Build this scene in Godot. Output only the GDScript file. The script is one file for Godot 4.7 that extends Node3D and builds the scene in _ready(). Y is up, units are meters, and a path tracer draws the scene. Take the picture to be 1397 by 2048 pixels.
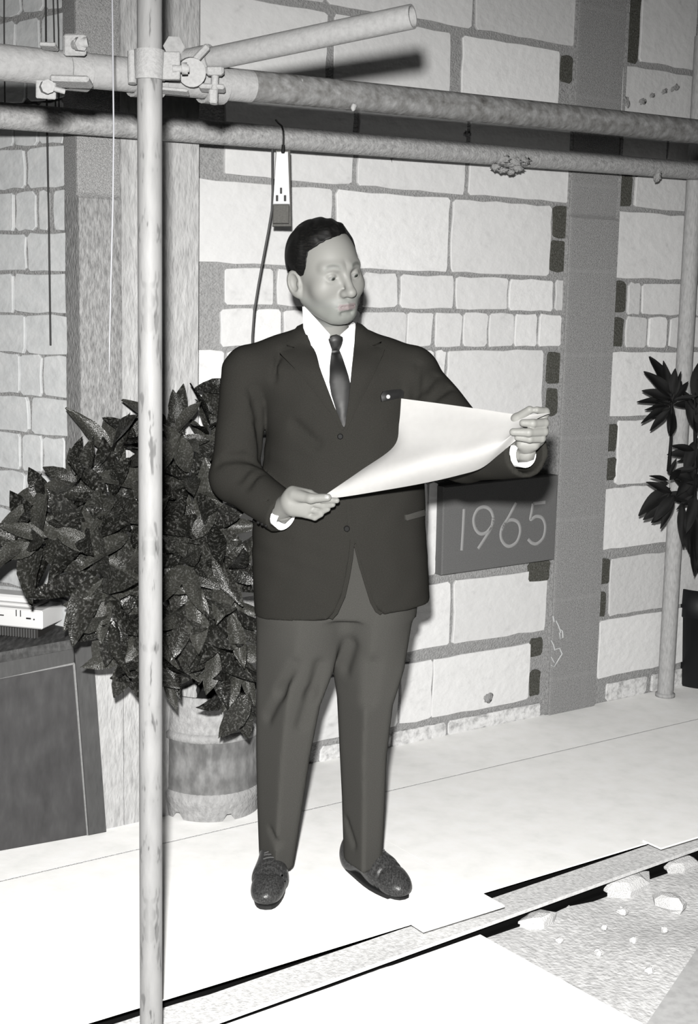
extends Node3D

# ------------------------------------------------------------------ camera model (image taken as 1397 x 2048)
const FOCAL := 2700.0
const CX := 698.5
const CY := 1024.0
const EYE := Vector3(0, 1.56, 0)
var lens := Basis()
var used := {}
var rng := RandomNumberGenerator.new()
var M := {}

const WALL_N := Vector3(0.573576, 0, 0.819152)
const WALL_T := Vector3(0.819152, 0, -0.573576)
const WALL_C := -3.717
const PIER_C := -3.545
const SIDE_N := Vector3(-0.6115, 0, 0.7912)
const SIDE_T := Vector3(0.7912, 0, 0.6115)
var side_c := 0.0

func _ready() -> void:
	rng.seed = 1965
	set_camera()
	set_light()
	make_materials()
	build_setting()
	build_platform()
	build_scaffold()
	build_cabinet()
	build_shrub()
	build_right_plant()
	build_small_things()
	build_person()

func set_camera() -> void:
	lens = Basis(Vector3.RIGHT, -atan(414.0 / FOCAL)) * Basis(Vector3.BACK, deg_to_rad(1.2))
	var c := Camera3D.new()
	c.name = "camera"
	c.fov = rad_to_deg(2.0 * atan(1024.0 / FOCAL))
	c.near = 0.05
	c.far = 60.0
	add_child(c)
	c.transform = Transform3D(lens, EYE)
	c.current = true

func set_light() -> void:
	var e := Environment.new()
	e.background_mode = Environment.BG_COLOR
	e.background_color = lin(0.016)
	e.tonemap_mode = Environment.TONE_MAPPER_LINEAR
	e.tonemap_exposure = 1.0
	e.sdfgi_enabled = true
	e.ssao_enabled = true
	e.ssil_enabled = true
	var w := WorldEnvironment.new()
	w.name = "surroundings"
	w.environment = e
	add_child(w)
	# the photographer's flash gun, held just above the camera
	var s := SpotLight3D.new()
	s.name = "flash_gun_light"
	s.light_energy = 46.0
	s.light_color = Color(1.0, 0.995, 0.985)
	s.light_size = 0.034
	s.spot_angle = 44.0
	s.spot_angle_attenuation = 1.0
	s.spot_range = 30.0
	s.spot_attenuation = 2.0
	s.shadow_enabled = true
	add_child(s)
	s.look_at_from_position(Vector3(-0.045, 1.735, 0.0), atd(690, 1480, 3.6), Vector3.UP)

func ray(x: float, y: float) -> Vector3:
	return lens * Vector3((x - CX) / FOCAL, -(y - CY) / FOCAL, -1.0)

func atd(x: float, y: float, d: float) -> Vector3:      # d metres in front of the lens
	return EYE + ray(x, y) * d

func atz(x: float, y: float, z: float) -> Vector3:      # on the plane z = const
	var r := ray(x, y)
	return EYE + r * (z / r.z)

func level(x: float, y: float, h: float) -> Vector3:    # on the plane y = h
	var r := ray(x, y)
	return EYE + r * ((h - EYE.y) / r.y)

func onplane(x: float, y: float, n: Vector3, c: float) -> Vector3:
	var r := ray(x, y)
	return EYE + r * ((c - n.dot(EYE)) / n.dot(r))

# ------------------------------------------------------------------ nodes
func numbered(called: String) -> String:
	if not used.has(called):
		used[called] = 0
		return called
	used[called] += 1
	return "%s_%03d" % [called, used[called]]

func tag(o: Node3D, label: String, category: String, group := "") -> Node3D:
	o.set_meta("label", label)
	o.set_meta("category", category)
	if group != "":
		o.set_meta("group", group)
	return o

func thing(called: String, label: String, category: String, at: Vector3, group := "") -> Node3D:
	var o := Node3D.new()
	o.name = numbered(called)
	add_child(o)
	o.position = at
	tag(o, label, category, group)
	return o

func shell(called: String, at := Vector3.ZERO) -> Node3D:
	var o := Node3D.new()
	o.name = numbered(called)
	o.set_meta("kind", "structure")
	add_child(o)
	o.position = at
	return o

func put(called: String, mesh: Mesh, mat: Material, parent: Node3D = null) -> MeshInstance3D:   # the mesh is in world places
	var o := MeshInstance3D.new()
	o.mesh = mesh
	o.material_override = mat
	if parent == null:
		o.name = numbered(called)
		add_child(o)
	else:
		o.name = called
		parent.add_child(o, true)
		var q: Vector3 = parent.position
		var g: Node = parent.get_parent()
		if g != self and g is Node3D:
			q += g.position
		o.position = -q
	return o

func done(st: SurfaceTool) -> ArrayMesh:
	st.generate_normals()
	return st.commit()

func fresh() -> SurfaceTool:
	var st := SurfaceTool.new()
	st.begin(Mesh.PRIMITIVE_TRIANGLES)
	return st

var group_no := 1
func smooth(st: SurfaceTool) -> void:
	group_no += 1
	st.set_smooth_group(group_no)

func tri(st: SurfaceTool, a: Vector3, b: Vector3, c: Vector3) -> void:    # counter-clockwise seen from outside
	st.add_vertex(a)
	st.add_vertex(c)
	st.add_vertex(b)

func quad(st: SurfaceTool, a: Vector3, b: Vector3, c: Vector3, d: Vector3) -> void:
	tri(st, a, b, c)
	tri(st, a, c, d)

func side_of(d: Vector3) -> Vector3:
	var u := Vector3.UP if absf(d.y) < 0.9 else Vector3.RIGHT
	return u.cross(d).normalized()

func tube(st: SurfaceTool, pts: Array, rad: Array, n := 12, caps := true) -> void:
	smooth(st)
	var rings := []
	var u := Vector3.ZERO
	for i in pts.size():
		var d: Vector3 = (pts[mini(i + 1, pts.size() - 1)] - pts[maxi(i - 1, 0)]).normalized()
		if i == 0:
			u = side_of(d)
		u = (u - d * u.dot(d)).normalized()
		var v := d.cross(u)
		var r: float = rad[mini(i, rad.size() - 1)]
		var ring := PackedVector3Array()
		for k in n:
			var a := TAU * k / n
			ring.append(pts[i] + (u * cos(a) + v * sin(a)) * r)
		rings.append(ring)
	for i in rings.size() - 1:
		for k in n:
			var j := (k + 1) % n
			quad(st, rings[i][k], rings[i][j], rings[i + 1][j], rings[i + 1][k])
	if caps:
		st.set_smooth_group(-1)
		for k in range(1, n - 1):
			tri(st, rings[0][0], rings[0][k + 1], rings[0][k])
			var e: PackedVector3Array = rings[-1]
			tri(st, e[0], e[k], e[k + 1])

func hollow(st: SurfaceTool, a: Vector3, b: Vector3, r: float, wall: float, n := 24, bend := Vector3.ZERO) -> void:   # an open steel tube
	var d := (b - a).normalized()
	var u := side_of(d)
	var v := d.cross(u)
	var steps := 10
	for q in [[r, 1], [r - wall, -1]]:
		smooth(st)
		for i in steps:
			var p0 := a.lerp(b, float(i) / steps) + bend * sin(PI * i / steps)
			var p1 := a.lerp(b, float(i + 1) / steps) + bend * sin(PI * (i + 1) / steps)
			for k in n:
				var e0: Vector3 = (u * cos(TAU * k / n) + v * sin(TAU * k / n)) * q[0]
				var e1: Vector3 = (u * cos(TAU * (k + 1) / n) + v * sin(TAU * (k + 1) / n)) * q[0]
				if q[1] > 0:
					quad(st, p0 + e0, p0 + e1, p1 + e1, p1 + e0)
				else:
					quad(st, p0 + e0, p1 + e0, p1 + e1, p0 + e1)
	st.set_smooth_group(-1)
	for k in n:
		var e0 := u * cos(TAU * k / n) + v * sin(TAU * k / n)
		var e1 := u * cos(TAU * (k + 1) / n) + v * sin(TAU * (k + 1) / n)
		quad(st, b + e0 * r, b + e1 * r, b + e1 * (r - wall), b + e0 * (r - wall))
		quad(st, a + e0 * r, a + e0 * (r - wall), a + e1 * (r - wall), a + e1 * r)

func lathe(st: SurfaceTool, at: Vector3, prof: Array, n := 40, wob := 0.0) -> void:   # prof: Vector2(radius, height)
	smooth(st)
	for i in prof.size() - 1:
		if prof[i].distance_to(prof[i + 1]) < 0.0001:
			smooth(st)
			continue
		for k in n:
			var q := []
			for e in [[i, k], [i, k + 1], [i + 1, k + 1], [i + 1, k]]:
				var a: float = TAU * e[1] / n
				var r: float = prof[e[0]].x * (1.0 + wob * sin(a * 3.0 + prof[e[0]].y * 9.0))
				q.append(at + Vector3(sin(a) * r, prof[e[0]].y, cos(a) * r))
			if prof[i].x > 0.0005:
				tri(st, q[0], q[1], q[2])
			if prof[i + 1].x > 0.0005:
				tri(st, q[0], q[2], q[3])

func box(st: SurfaceTool, c: Vector3, b: Basis, size: Vector3, bevel := 0.003) -> void:   # chamfered box
	st.set_smooth_group(-1)
	var h := size * 0.5
	bevel = minf(bevel, minf(h.x, minf(h.y, h.z)) * 0.9)
	var i := h - Vector3.ONE * bevel
	var ax := [Vector3.RIGHT, Vector3.UP, Vector3.BACK]
	for a in 3:
		for s in [-1.0, 1.0]:
			var n: Vector3 = ax[a] * s
			var u: Vector3 = ax[(a + 1) % 3]
			var v: Vector3 = ax[(a + 2) % 3] * s
			var o := n * h[a]
			var uu := u * i[(a + 1) % 3]
			var vv := v * i[(a + 2) % 3]
			quad(st, c + b * (o - uu - vv), c + b * (o + uu - vv), c + b * (o + uu + vv), c + b * (o - uu + vv))
	for a in 3:
		var e := (a + 1) % 3
		var f := (a + 2) % 3
		for s in [-1.0, 1.0]:
			for t in [-1.0, 1.0]:
				var n1: Vector3 = ax[e] * s
				var n2: Vector3 = ax[f] * t
				var p := n1 * h[e] + n2 * i[f]
				var q := n1 * i[e] + n2 * h[f]
				var l: Vector3 = ax[a] * i[a]
				if s * t > 0:
					quad(st, c + b * (p - l), c + b * (q - l) , c + b * (q + l), c + b * (p + l)) if false else quad(st, c + b * (p + l), c + b * (p - l), c + b * (q - l), c + b * (q + l))
				else:
					quad(st, c + b * (p - l), c + b * (p + l), c + b * (q + l), c + b * (q - l))
	for s in [-1.0, 1.0]:
		for t in [-1.0, 1.0]:
			for r in [-1.0, 1.0]:
				var p0 := c + b * Vector3(h.x * s, i.y * t, i.z * r)
				var p1 := c + b * Vector3(i.x * s, h.y * t, i.z * r)
				var p2 := c + b * Vector3(i.x * s, i.y * t, h.z * r)
				if s * t * r > 0:
					tri(st, p0, p1, p2)
				else:
					tri(st, p0, p2, p1)

func slab(st: SurfaceTool, face: Array, back: Vector3, bevel := 0.0) -> void:   # face: corners counter-clockwise from outside, pushed back into a solid
	st.set_smooth_group(-1)
	var n: int = face.size()
	var mid := Vector3.ZERO
	for p in face:
		mid += p / n
	var inner := []
	var rim := []
	for p in face:
		inner.append(p + (mid - p).normalized() * bevel * 1.4 if bevel > 0 else p)
		rim.append(p + back.normalized() * bevel)
	for k in range(1, n - 1):
		tri(st, inner[0], inner[k], inner[k + 1])
	for k in n:
		var j := (k + 1) % n
		if bevel > 0:
			quad(st, inner[k], rim[k], rim[j], inner[j])
		quad(st, rim[k], face[k] + back, face[j] + back, rim[j])
	for k in range(1, n - 1):
		tri(st, face[0] + back, face[k + 1] + back, face[k] + back)

func knob(st: SurfaceTool, c: Vector3, r: Vector3, b := Basis(), rings := 8, n := 14, rough := 0.0, facets := false) -> void:   # a rounded lump
	smooth(st)
	if facets:
		st.set_smooth_group(-1)
	var g := []
	for i in rings + 1:
		var row := []
		for k in n:
			var th := PI * i / rings
			var ph := TAU * k / n
			var v := Vector3(sin(th) * cos(ph), cos(th), sin(th) * sin(ph))
			var w := 1.0 + rough * (sin(v.x * 7.0 + c.x * 31.0) * cos(v.z * 6.0 + c.y * 17.0) + 0.6 * sin(v.y * 11.0 + v.x * 9.0 + c.z * 23.0))
			row.append(c + b * (v * r * w))
		g.append(row)
	for i in rings:
		for k in n:
			var j := (k + 1) % n
			if i > 0:
				tri(st, g[i][k], g[i][j], g[i + 1][j])
			if i < rings - 1:
				tri(st, g[i][k], g[i + 1][j], g[i + 1][k])

# ------------------------------------------------------------------ materials
func lin(v: float) -> Color:
	return Color(v, v, v).linear_to_srgb()

func tint(v: float, r: float, g: float, b: float) -> Color:
	return Color(v * r, v * g, v * b).linear_to_srgb()

func noise_tex(freq: float, stops: Array, cols: Array, seed_no: int, cell := false, octaves := 4, size := 512) -> NoiseTexture2D:
	var n := FastNoiseLite.new()
	n.seed = seed_no
	n.noise_type = FastNoiseLite.TYPE_CELLULAR if cell else FastNoiseLite.TYPE_SIMPLEX_SMOOTH
	n.frequency = freq
	n.fractal_octaves = octaves
	n.fractal_gain = 0.55
	var t := NoiseTexture2D.new()
	t.width = size
	t.height = size
	t.seamless = true
	t.noise = n
	var g := Gradient.new()
	g.offsets = PackedFloat32Array(stops)
	g.colors = PackedColorArray(cols)
	t.color_ramp = g
	return t

func stuff(called: String, freq: float, stops: Array, cols: Array, scale: Vector3, rough := 0.9, relief := 0.0, world := false, octaves := 4) -> StandardMaterial3D:
	var m := StandardMaterial3D.new()
	m.resource_name = called
	m.albedo_texture = noise_tex(freq, stops, cols, called.hash() % 1000, false, octaves)
	m.uv1_triplanar = true
	m.uv1_world_triplanar = world
	m.uv1_scale = scale
	m.roughness = rough
	m.metallic_specular = 0.3
	if relief > 0:
		m.heightmap_enabled = true
		m.heightmap_texture = noise_tex(freq * 2.0, [0.0, 1.0], [Color.BLACK, Color.WHITE], called.hash() % 777, false, 5)
		m.heightmap_scale = relief
	M[called] = m
	return m

func plain(called: String, c: Color, rough := 0.7, metal := 0.0, spec := 0.4) -> StandardMaterial3D:
	var m := StandardMaterial3D.new()
	m.resource_name = called
	m.albedo_color = c
	m.roughness = rough
	m.metallic = metal
	m.metallic_specular = spec
	M[called] = m
	return m

func make_materials() -> void:
	var one := Vector3.ONE
	for k in 3:
		var v: float = [0.47, 0.52, 0.42][k]
		stuff("block_%d" % k, 0.02, [0.0, 0.16, 0.26, 0.6, 1.0], [lin(v * 0.7), lin(v * 0.9), lin(v * 0.98), lin(v), lin(v * 1.05)], one * (1.1 + 0.2 * k), 0.95, 0.25)
	stuff("block_worn", 0.03, [0.0, 0.3, 0.45, 0.6, 1.0], [lin(0.16), lin(0.3), lin(0.46), lin(0.5), lin(0.55)], one * 1.6, 0.95, 0.3)
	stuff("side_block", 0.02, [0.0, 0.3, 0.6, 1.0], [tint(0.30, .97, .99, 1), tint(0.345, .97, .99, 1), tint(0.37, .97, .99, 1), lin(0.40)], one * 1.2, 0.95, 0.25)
	stuff("mortar", 0.05, [0.0, 0.35, 0.65, 1.0], [lin(0.15), lin(0.205), lin(0.23), lin(0.30)], one * 2.2, 1.0, 0.5)
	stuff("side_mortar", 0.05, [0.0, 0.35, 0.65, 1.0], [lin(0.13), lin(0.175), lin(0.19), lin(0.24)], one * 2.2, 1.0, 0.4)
	stuff("dark_brick", 0.05, [0.0, 0.4, 0.7, 1.0], [tint(0.025, 1, 1, .85), tint(0.05, 1, 1, .85), tint(0.075, 1, 1, .9), lin(0.13)], one * 4.0, 1.0, 0.5)
	stuff("column", 0.09, [0.0, 0.3, 0.5, 0.7, 1.0], [lin(0.10), lin(0.185), lin(0.22), lin(0.25), lin(0.33)], one * 3.2, 1.0, 0.5)
	stuff("pier", 0.03, [0.0, 0.3, 0.55, 1.0], [lin(0.17), lin(0.25), lin(0.29), lin(0.36)], Vector3(3.5, 0.8, 3.5), 1.0, 0.4)
	stuff("pier_stain", 0.04, [0.0, 0.35, 0.6, 1.0], [lin(0.08), lin(0.15), lin(0.2), lin(0.28)], Vector3(4.5, 1.2, 4.5), 1.0, 0.4)
	stuff("steel_pole", 0.018, [0.0, 0.22, 0.28, 0.5, 1.0], [lin(0.02), lin(0.05), lin(0.125), lin(0.14), lin(0.16)], Vector3(4.0, 0.8, 4.0), 0.6, 0.05)
	stuff("rusty_tube", 0.03, [0.0, 0.3, 0.6, 0.8, 1.0], [tint(0.025, 1, .97, .92), tint(0.06, 1, .98, .95), lin(0.10), lin(0.13), lin(0.2)], one * 2.4, 0.8, 0.15)
	stuff("back_tube", 0.04, [0.0, 0.3, 0.6, 1.0], [lin(0.11), lin(0.2), lin(0.27), lin(0.36)], one * 2.6, 0.9, 0.3)
	stuff("cement_film", 0.04, [0.0, 0.3, 0.6, 1.0], [lin(0.11), lin(0.15), lin(0.17), lin(0.19)], one * 3.0, 0.9, 0.1)
	stuff("coupler", 0.05, [0.0, 0.3, 0.6, 1.0], [lin(0.13), lin(0.155), lin(0.17), lin(0.19)], one * 4.0, 0.8, 0.1)
	stuff("tube_paint", 0.05, [0.0, 0.3, 0.6, 1.0], [lin(0.11), lin(0.135), lin(0.15), lin(0.17)], one * 3.0, 0.8, 0.05)
	stuff("wall_pipe", 0.04, [0.0, 0.3, 0.6, 1.0], [lin(0.16), lin(0.23), lin(0.27), lin(0.32)], Vector3(5, 1.2, 5), 0.7, 0.1)
	stuff("plank", 0.02, [0.0, 0.25, 0.5, 1.0], [lin(0.66), lin(0.73), lin(0.77), lin(0.82)], Vector3(0.7, 1.0, 2.2), 0.9, 0.05)
	stuff("sheet", 0.02, [0.0, 0.25, 0.5, 1.0], [tint(0.72, 1, 1, .98), tint(0.76, 1, 1, .985), tint(0.79, 1, .995, .98), lin(0.82)], one * 0.8, 0.85, 0.03)
	stuff("rail", 0.04, [0.0, 0.3, 0.6, 1.0], [lin(0.3), lin(0.42), lin(0.5), lin(0.6)], one * 2.5, 0.9, 0.1)
	plain("gap_shade", lin(0.004), 1.0, 0.0, 0.1)  # near-black that paints in the shade below plank edge and rail
	stuff("ground", 0.05, [0.0, 0.3, 0.55, 1.0], [lin(0.34), lin(0.42), lin(0.48), lin(0.6)], one * 1.2, 1.0, 0.25)
	stuff("rubble", 0.04, [0.0, 0.3, 0.6, 1.0], [lin(0.34), lin(0.42), lin(0.46), lin(0.5)], one * 4.0, 1.0, 0.3)
	stuff("grey_sheet", 0.03, [0.0, 0.5, 1.0], [lin(0.3), lin(0.36), lin(0.4)], one * 1.5, 0.9)
	stuff("cabinet_panel", 0.02, [0.0, 0.3, 0.6, 1.0], [tint(0.023, 1, .98, 1), tint(0.03, 1, .98, 1), tint(0.036, 1, .98, 1), lin(0.048)], Vector3(2.4, 0.7, 2.4), 0.7, 0.05)
	stuff("cabinet_frame", 0.03, [0.0, 0.3, 0.6, 1.0], [lin(0.032), lin(0.04), lin(0.045), lin(0.055)], Vector3(4, 0.8, 4), 0.7, 0.05)
	stuff("cabinet_top", 0.03, [0.0, 0.4, 0.7, 1.0], [lin(0.012), lin(0.03), lin(0.05), lin(0.09)], Vector3(4, 2, 1), 0.7)
	plain("white_plastic", lin(0.42), 0.4)
	plain("grey_plastic", lin(0.2), 0.5)
	plain("black_plastic", lin(0.006), 0.5)
	plain("dark_base", tint(0.012, 1, .95, .9), 0.6)
	stuff("tub", 0.03, [0.0, 0.3, 0.55, 1.0], [lin(0.15), lin(0.19), lin(0.22), lin(0.28)], Vector3(3.0, 2.0, 3.0), 0.95, 0.3)
	stuff("tub_dark", 0.03, [0.0, 0.35, 0.6, 1.0], [lin(0.06), lin(0.085), lin(0.125), lin(0.19)], Vector3(1.4, 0.7, 1.4), 0.95, 0.3)
	stuff("soil", 0.08, [0.0, 0.5, 1.0], [lin(0.004), lin(0.012), lin(0.03)], one * 5.0, 1.0, 0.5)
	stuff("stem", 0.08, [0.0, 0.5, 1.0], [lin(0.008), lin(0.018), lin(0.035)], one * 8.0, 0.9)
	for k in 3:
		var v: float = [0.006, 0.011, 0.02][k]
		var m := stuff("leaf_%d" % k, 0.07, [0.0, 0.5, 0.64, 0.69, 1.0], [tint(v * 0.8, 1, 1, .85), tint(v, 1, 1, .88), tint(v * 1.3, 1, 1, .9), tint(0.05, 1, 1, .95), tint(0.07, 1, 1, .95)], one * (0.4 + 0.08 * k), 0.27, 0.12)
		m.metallic_specular = 0.26
	stuff("dark_leaf", 0.05, [0.0, 0.5, 1.0], [lin(0.0012), lin(0.002), lin(0.004)], one * 5.0, 0.7)
	plain("dark_pot", tint(0.004, .9, .95, 1.15), 0.5)
	stuff("date_stone", 0.09, [0.0, 0.3, 0.6, 1.0], [lin(0.065), lin(0.085), lin(0.098), lin(0.12)], one * 5.0, 0.95, 0.15)
	plain("chalk", lin(0.2), 1.0)
	plain("block_edge", lin(0.16), 1.0)
	plain("socket_white", lin(0.62), 0.4)
	stuff("socket_wood", 0.05, [0.0, 0.5, 1.0], [tint(0.05, 1, .98, .92), tint(0.075, 1, .98, .92), tint(0.1, 1, .98, .92)], Vector3(4, 20, 4), 0.9)
	plain("cord_grey", lin(0.05), 0.7)
	plain("cord_black", lin(0.004), 0.6)
	plain("cord_white", tint(0.16, .97, .98, 1.05), 0.7)
	plain("wire_dark", lin(0.02), 0.7)
	# clothing and skin
	var suit := stuff("suit", 0.11, [0.0, 0.35, 0.6, 1.0], [tint(0.009, 1.03, 1, .9), tint(0.0135, 1.03, 1, .9), tint(0.018, 1.03, 1, .9), tint(0.03, 1.03, 1, .92)], Vector3(9, 9, 9), 0.95, 0.02)
	suit.metallic_specular = 0.03
	var tr := stuff("trousers", 0.11, [0.0, 0.35, 0.6, 1.0], [tint(0.021, 1.02, 1, .93), tint(0.031, 1.02, 1, .93), tint(0.037, 1.02, 1, .93), tint(0.054, 1.02, 1, .95)], Vector3(9, 9, 9), 0.95, 0.02)
	tr.metallic_specular = 0.03
	plain("shirt", lin(0.75), 0.8)
	plain("tie", lin(0.006), 0.55)
	plain("tie_knot", lin(0.009), 0.5)
	plain("button", lin(0.006), 0.6, 0.0, 0.2)
	plain("pearl", lin(0.3), 0.3)
	plain("nail", tint(0.19, 1, 1, .98), 0.4)
	stuff("shoe", 0.05, [0.0, 0.4, 0.6, 1.0], [lin(0.010), lin(0.018), lin(0.034), lin(0.08)], Vector3(6, 6, 6), 0.3, 0.05)
	plain("shoe_sole", lin(0.006), 0.7)
	plain("lace", lin(0.05), 0.8)
	var hair := stuff("hair", 0.03, [0.0, 0.5, 1.0], [lin(0.002), lin(0.004), tint(0.012, 1.1, 1, .9)], Vector3(3, 14, 14), 0.5)
	hair.metallic_specular = 0.22
	var skin := plain("skin", Color.WHITE, 0.55, 0.0, 0.35)
	skin.vertex_color_use_as_albedo = true
	var eye := plain("eye", Color.WHITE, 0.15, 0.0, 0.5)
	eye.vertex_color_use_as_albedo = true
	var paper := stuff("paper", 0.03, [0.0, 0.5, 1.0], [tint(0.235, 1, .99, .97), tint(0.245, 1, .99, .97), tint(0.255, 1, .99, .97)], one * 3.0, 0.8)
	paper.backlight_enabled = true
	paper.backlight = Color(0.12, 0.12, 0.12)

# ------------------------------------------------------------------ the setting: walls of blocks, columns, ground
func on_wall(n: Vector3, c: float, t: Vector3, s: float, y: float, out := 0.0) -> Vector3:
	return n * (c + out) + t * s + Vector3.UP * y

func block(n: Vector3, c: float, t: Vector3, s0: float, s1: float, y0: float, y1: float, out: float, ragged: float) -> ArrayMesh:   # one hand-laid block: uneven outline, chamfered, proud of the joint
	var st := fresh()
	var o := PackedVector2Array()
	var gw := 0.0018
	var corners := [Vector2(s0 - gw, y0 - gw), Vector2(s1 + gw, y0 - gw), Vector2(s1 + gw, y1 + gw), Vector2(s0 - gw, y1 + gw)]
	var r := minf(0.010, minf(s1 - s0, y1 - y0) * 0.2)
	for k in 4:
		var a: Vector2 = corners[k]
		var b: Vector2 = corners[(k + 1) % 4]
		var d := (b - a).normalized()
		var len := a.distance_to(b)
		var steps := clampi(int(len / 0.04), 3, 8)
		var nn := Vector2(-d.y, d.x)
		for i in steps:
			var q := a + d * lerpf(r * rng.randf_range(0.5, 1.3), len - r * rng.randf_range(0.5, 1.3), float(i) / maxf(1.0, steps - 1))
			o.append(q + nn * rng.randf_range(-0.7, 0.8) * ragged)
	var mid := Vector2((s0 + s1) * 0.5, (y0 + y1) * 0.5)
	var tilt := Vector2(rng.randf_range(-0.012, 0.012), rng.randf_range(-0.012, 0.012))
	var bev := minf(0.0016, out * 0.5)
	var f := []
	var g := []
	var h := []
	for q in o:
		var q2 := q + (mid - q).normalized() * bev * 1.2
		f.append(on_wall(n, c, t, q2.x, q2.y, out + tilt.dot(q2 - mid)))
		g.append(on_wall(n, c, t, q.x, q.y, out - bev + tilt.dot(q - mid)))
		h.append(on_wall(n, c, t, q.x, q.y, -0.012))
	var m := on_wall(n, c, t, mid.x, mid.y, out)
	st.set_smooth_group(-1)
	for k in f.size():
		var j := (k + 1) % f.size()
		tri(st, m, f[k], f[j])
		quad(st, f[k], g[k], g[j], f[j])
		quad(st, g[k], h[k], h[j], g[j])
	return done(st)

func course(wall: Node3D, n: Vector3, c: float, t: Vector3, refx: float, ytop: float, ybot: float, spans: Array, mats: Array, out: float, ragged: float, called := "block") -> void:
	var y1 := onplane(refx, ytop, n, c).y
	var y0 := onplane(refx, ybot, n, c).y
	for k in spans.size() / 2:
		var ym := 0.5 * (ytop + ybot)
		# the joint's pixel column, read at the middle of the course where the block stands
		var s0 := across(n, c, t, spans[2 * k], 0.5 * (y0 + y1))
		var s1 := across(n, c, t, spans[2 * k + 1], 0.5 * (y0 + y1))
		var m: String = mats[rng.randi() % mats.size()]
		put(called, block(n, c, t, s0, s1, y0, y1, out * rng.randf_range(0.8, 1.2), ragged), M[m], wall)

func across(n: Vector3, c: float, t: Vector3, x: float, y: float) -> float:   # where the column of pixels x meets the wall at height y
	var s := 0.0
	var py := 1000.0
	for i in 6:
		var p := onplane(x, py, n, c)
		s = t.dot(p)
		var q := on_wall(n, c, t, s, y)
		var v := lens.inverse() * (q - EYE)
		py = CY + FOCAL * v.y / v.z
	return s

func wall_slab(called: String, n: Vector3, c: float, t: Vector3, s0: float, s1: float, y0: float, y1: float, thick: float, mat: Material) -> MeshInstance3D:
	var st := fresh()
	slab(st, [on_wall(n, c, t, s0, y0), on_wall(n, c, t, s1, y0), on_wall(n, c, t, s1, y1), on_wall(n, c, t, s0, y1)], -n * thick)
	var o := put(called, done(st), mat)
	o.set_meta("kind", "structure")
	return o

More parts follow.
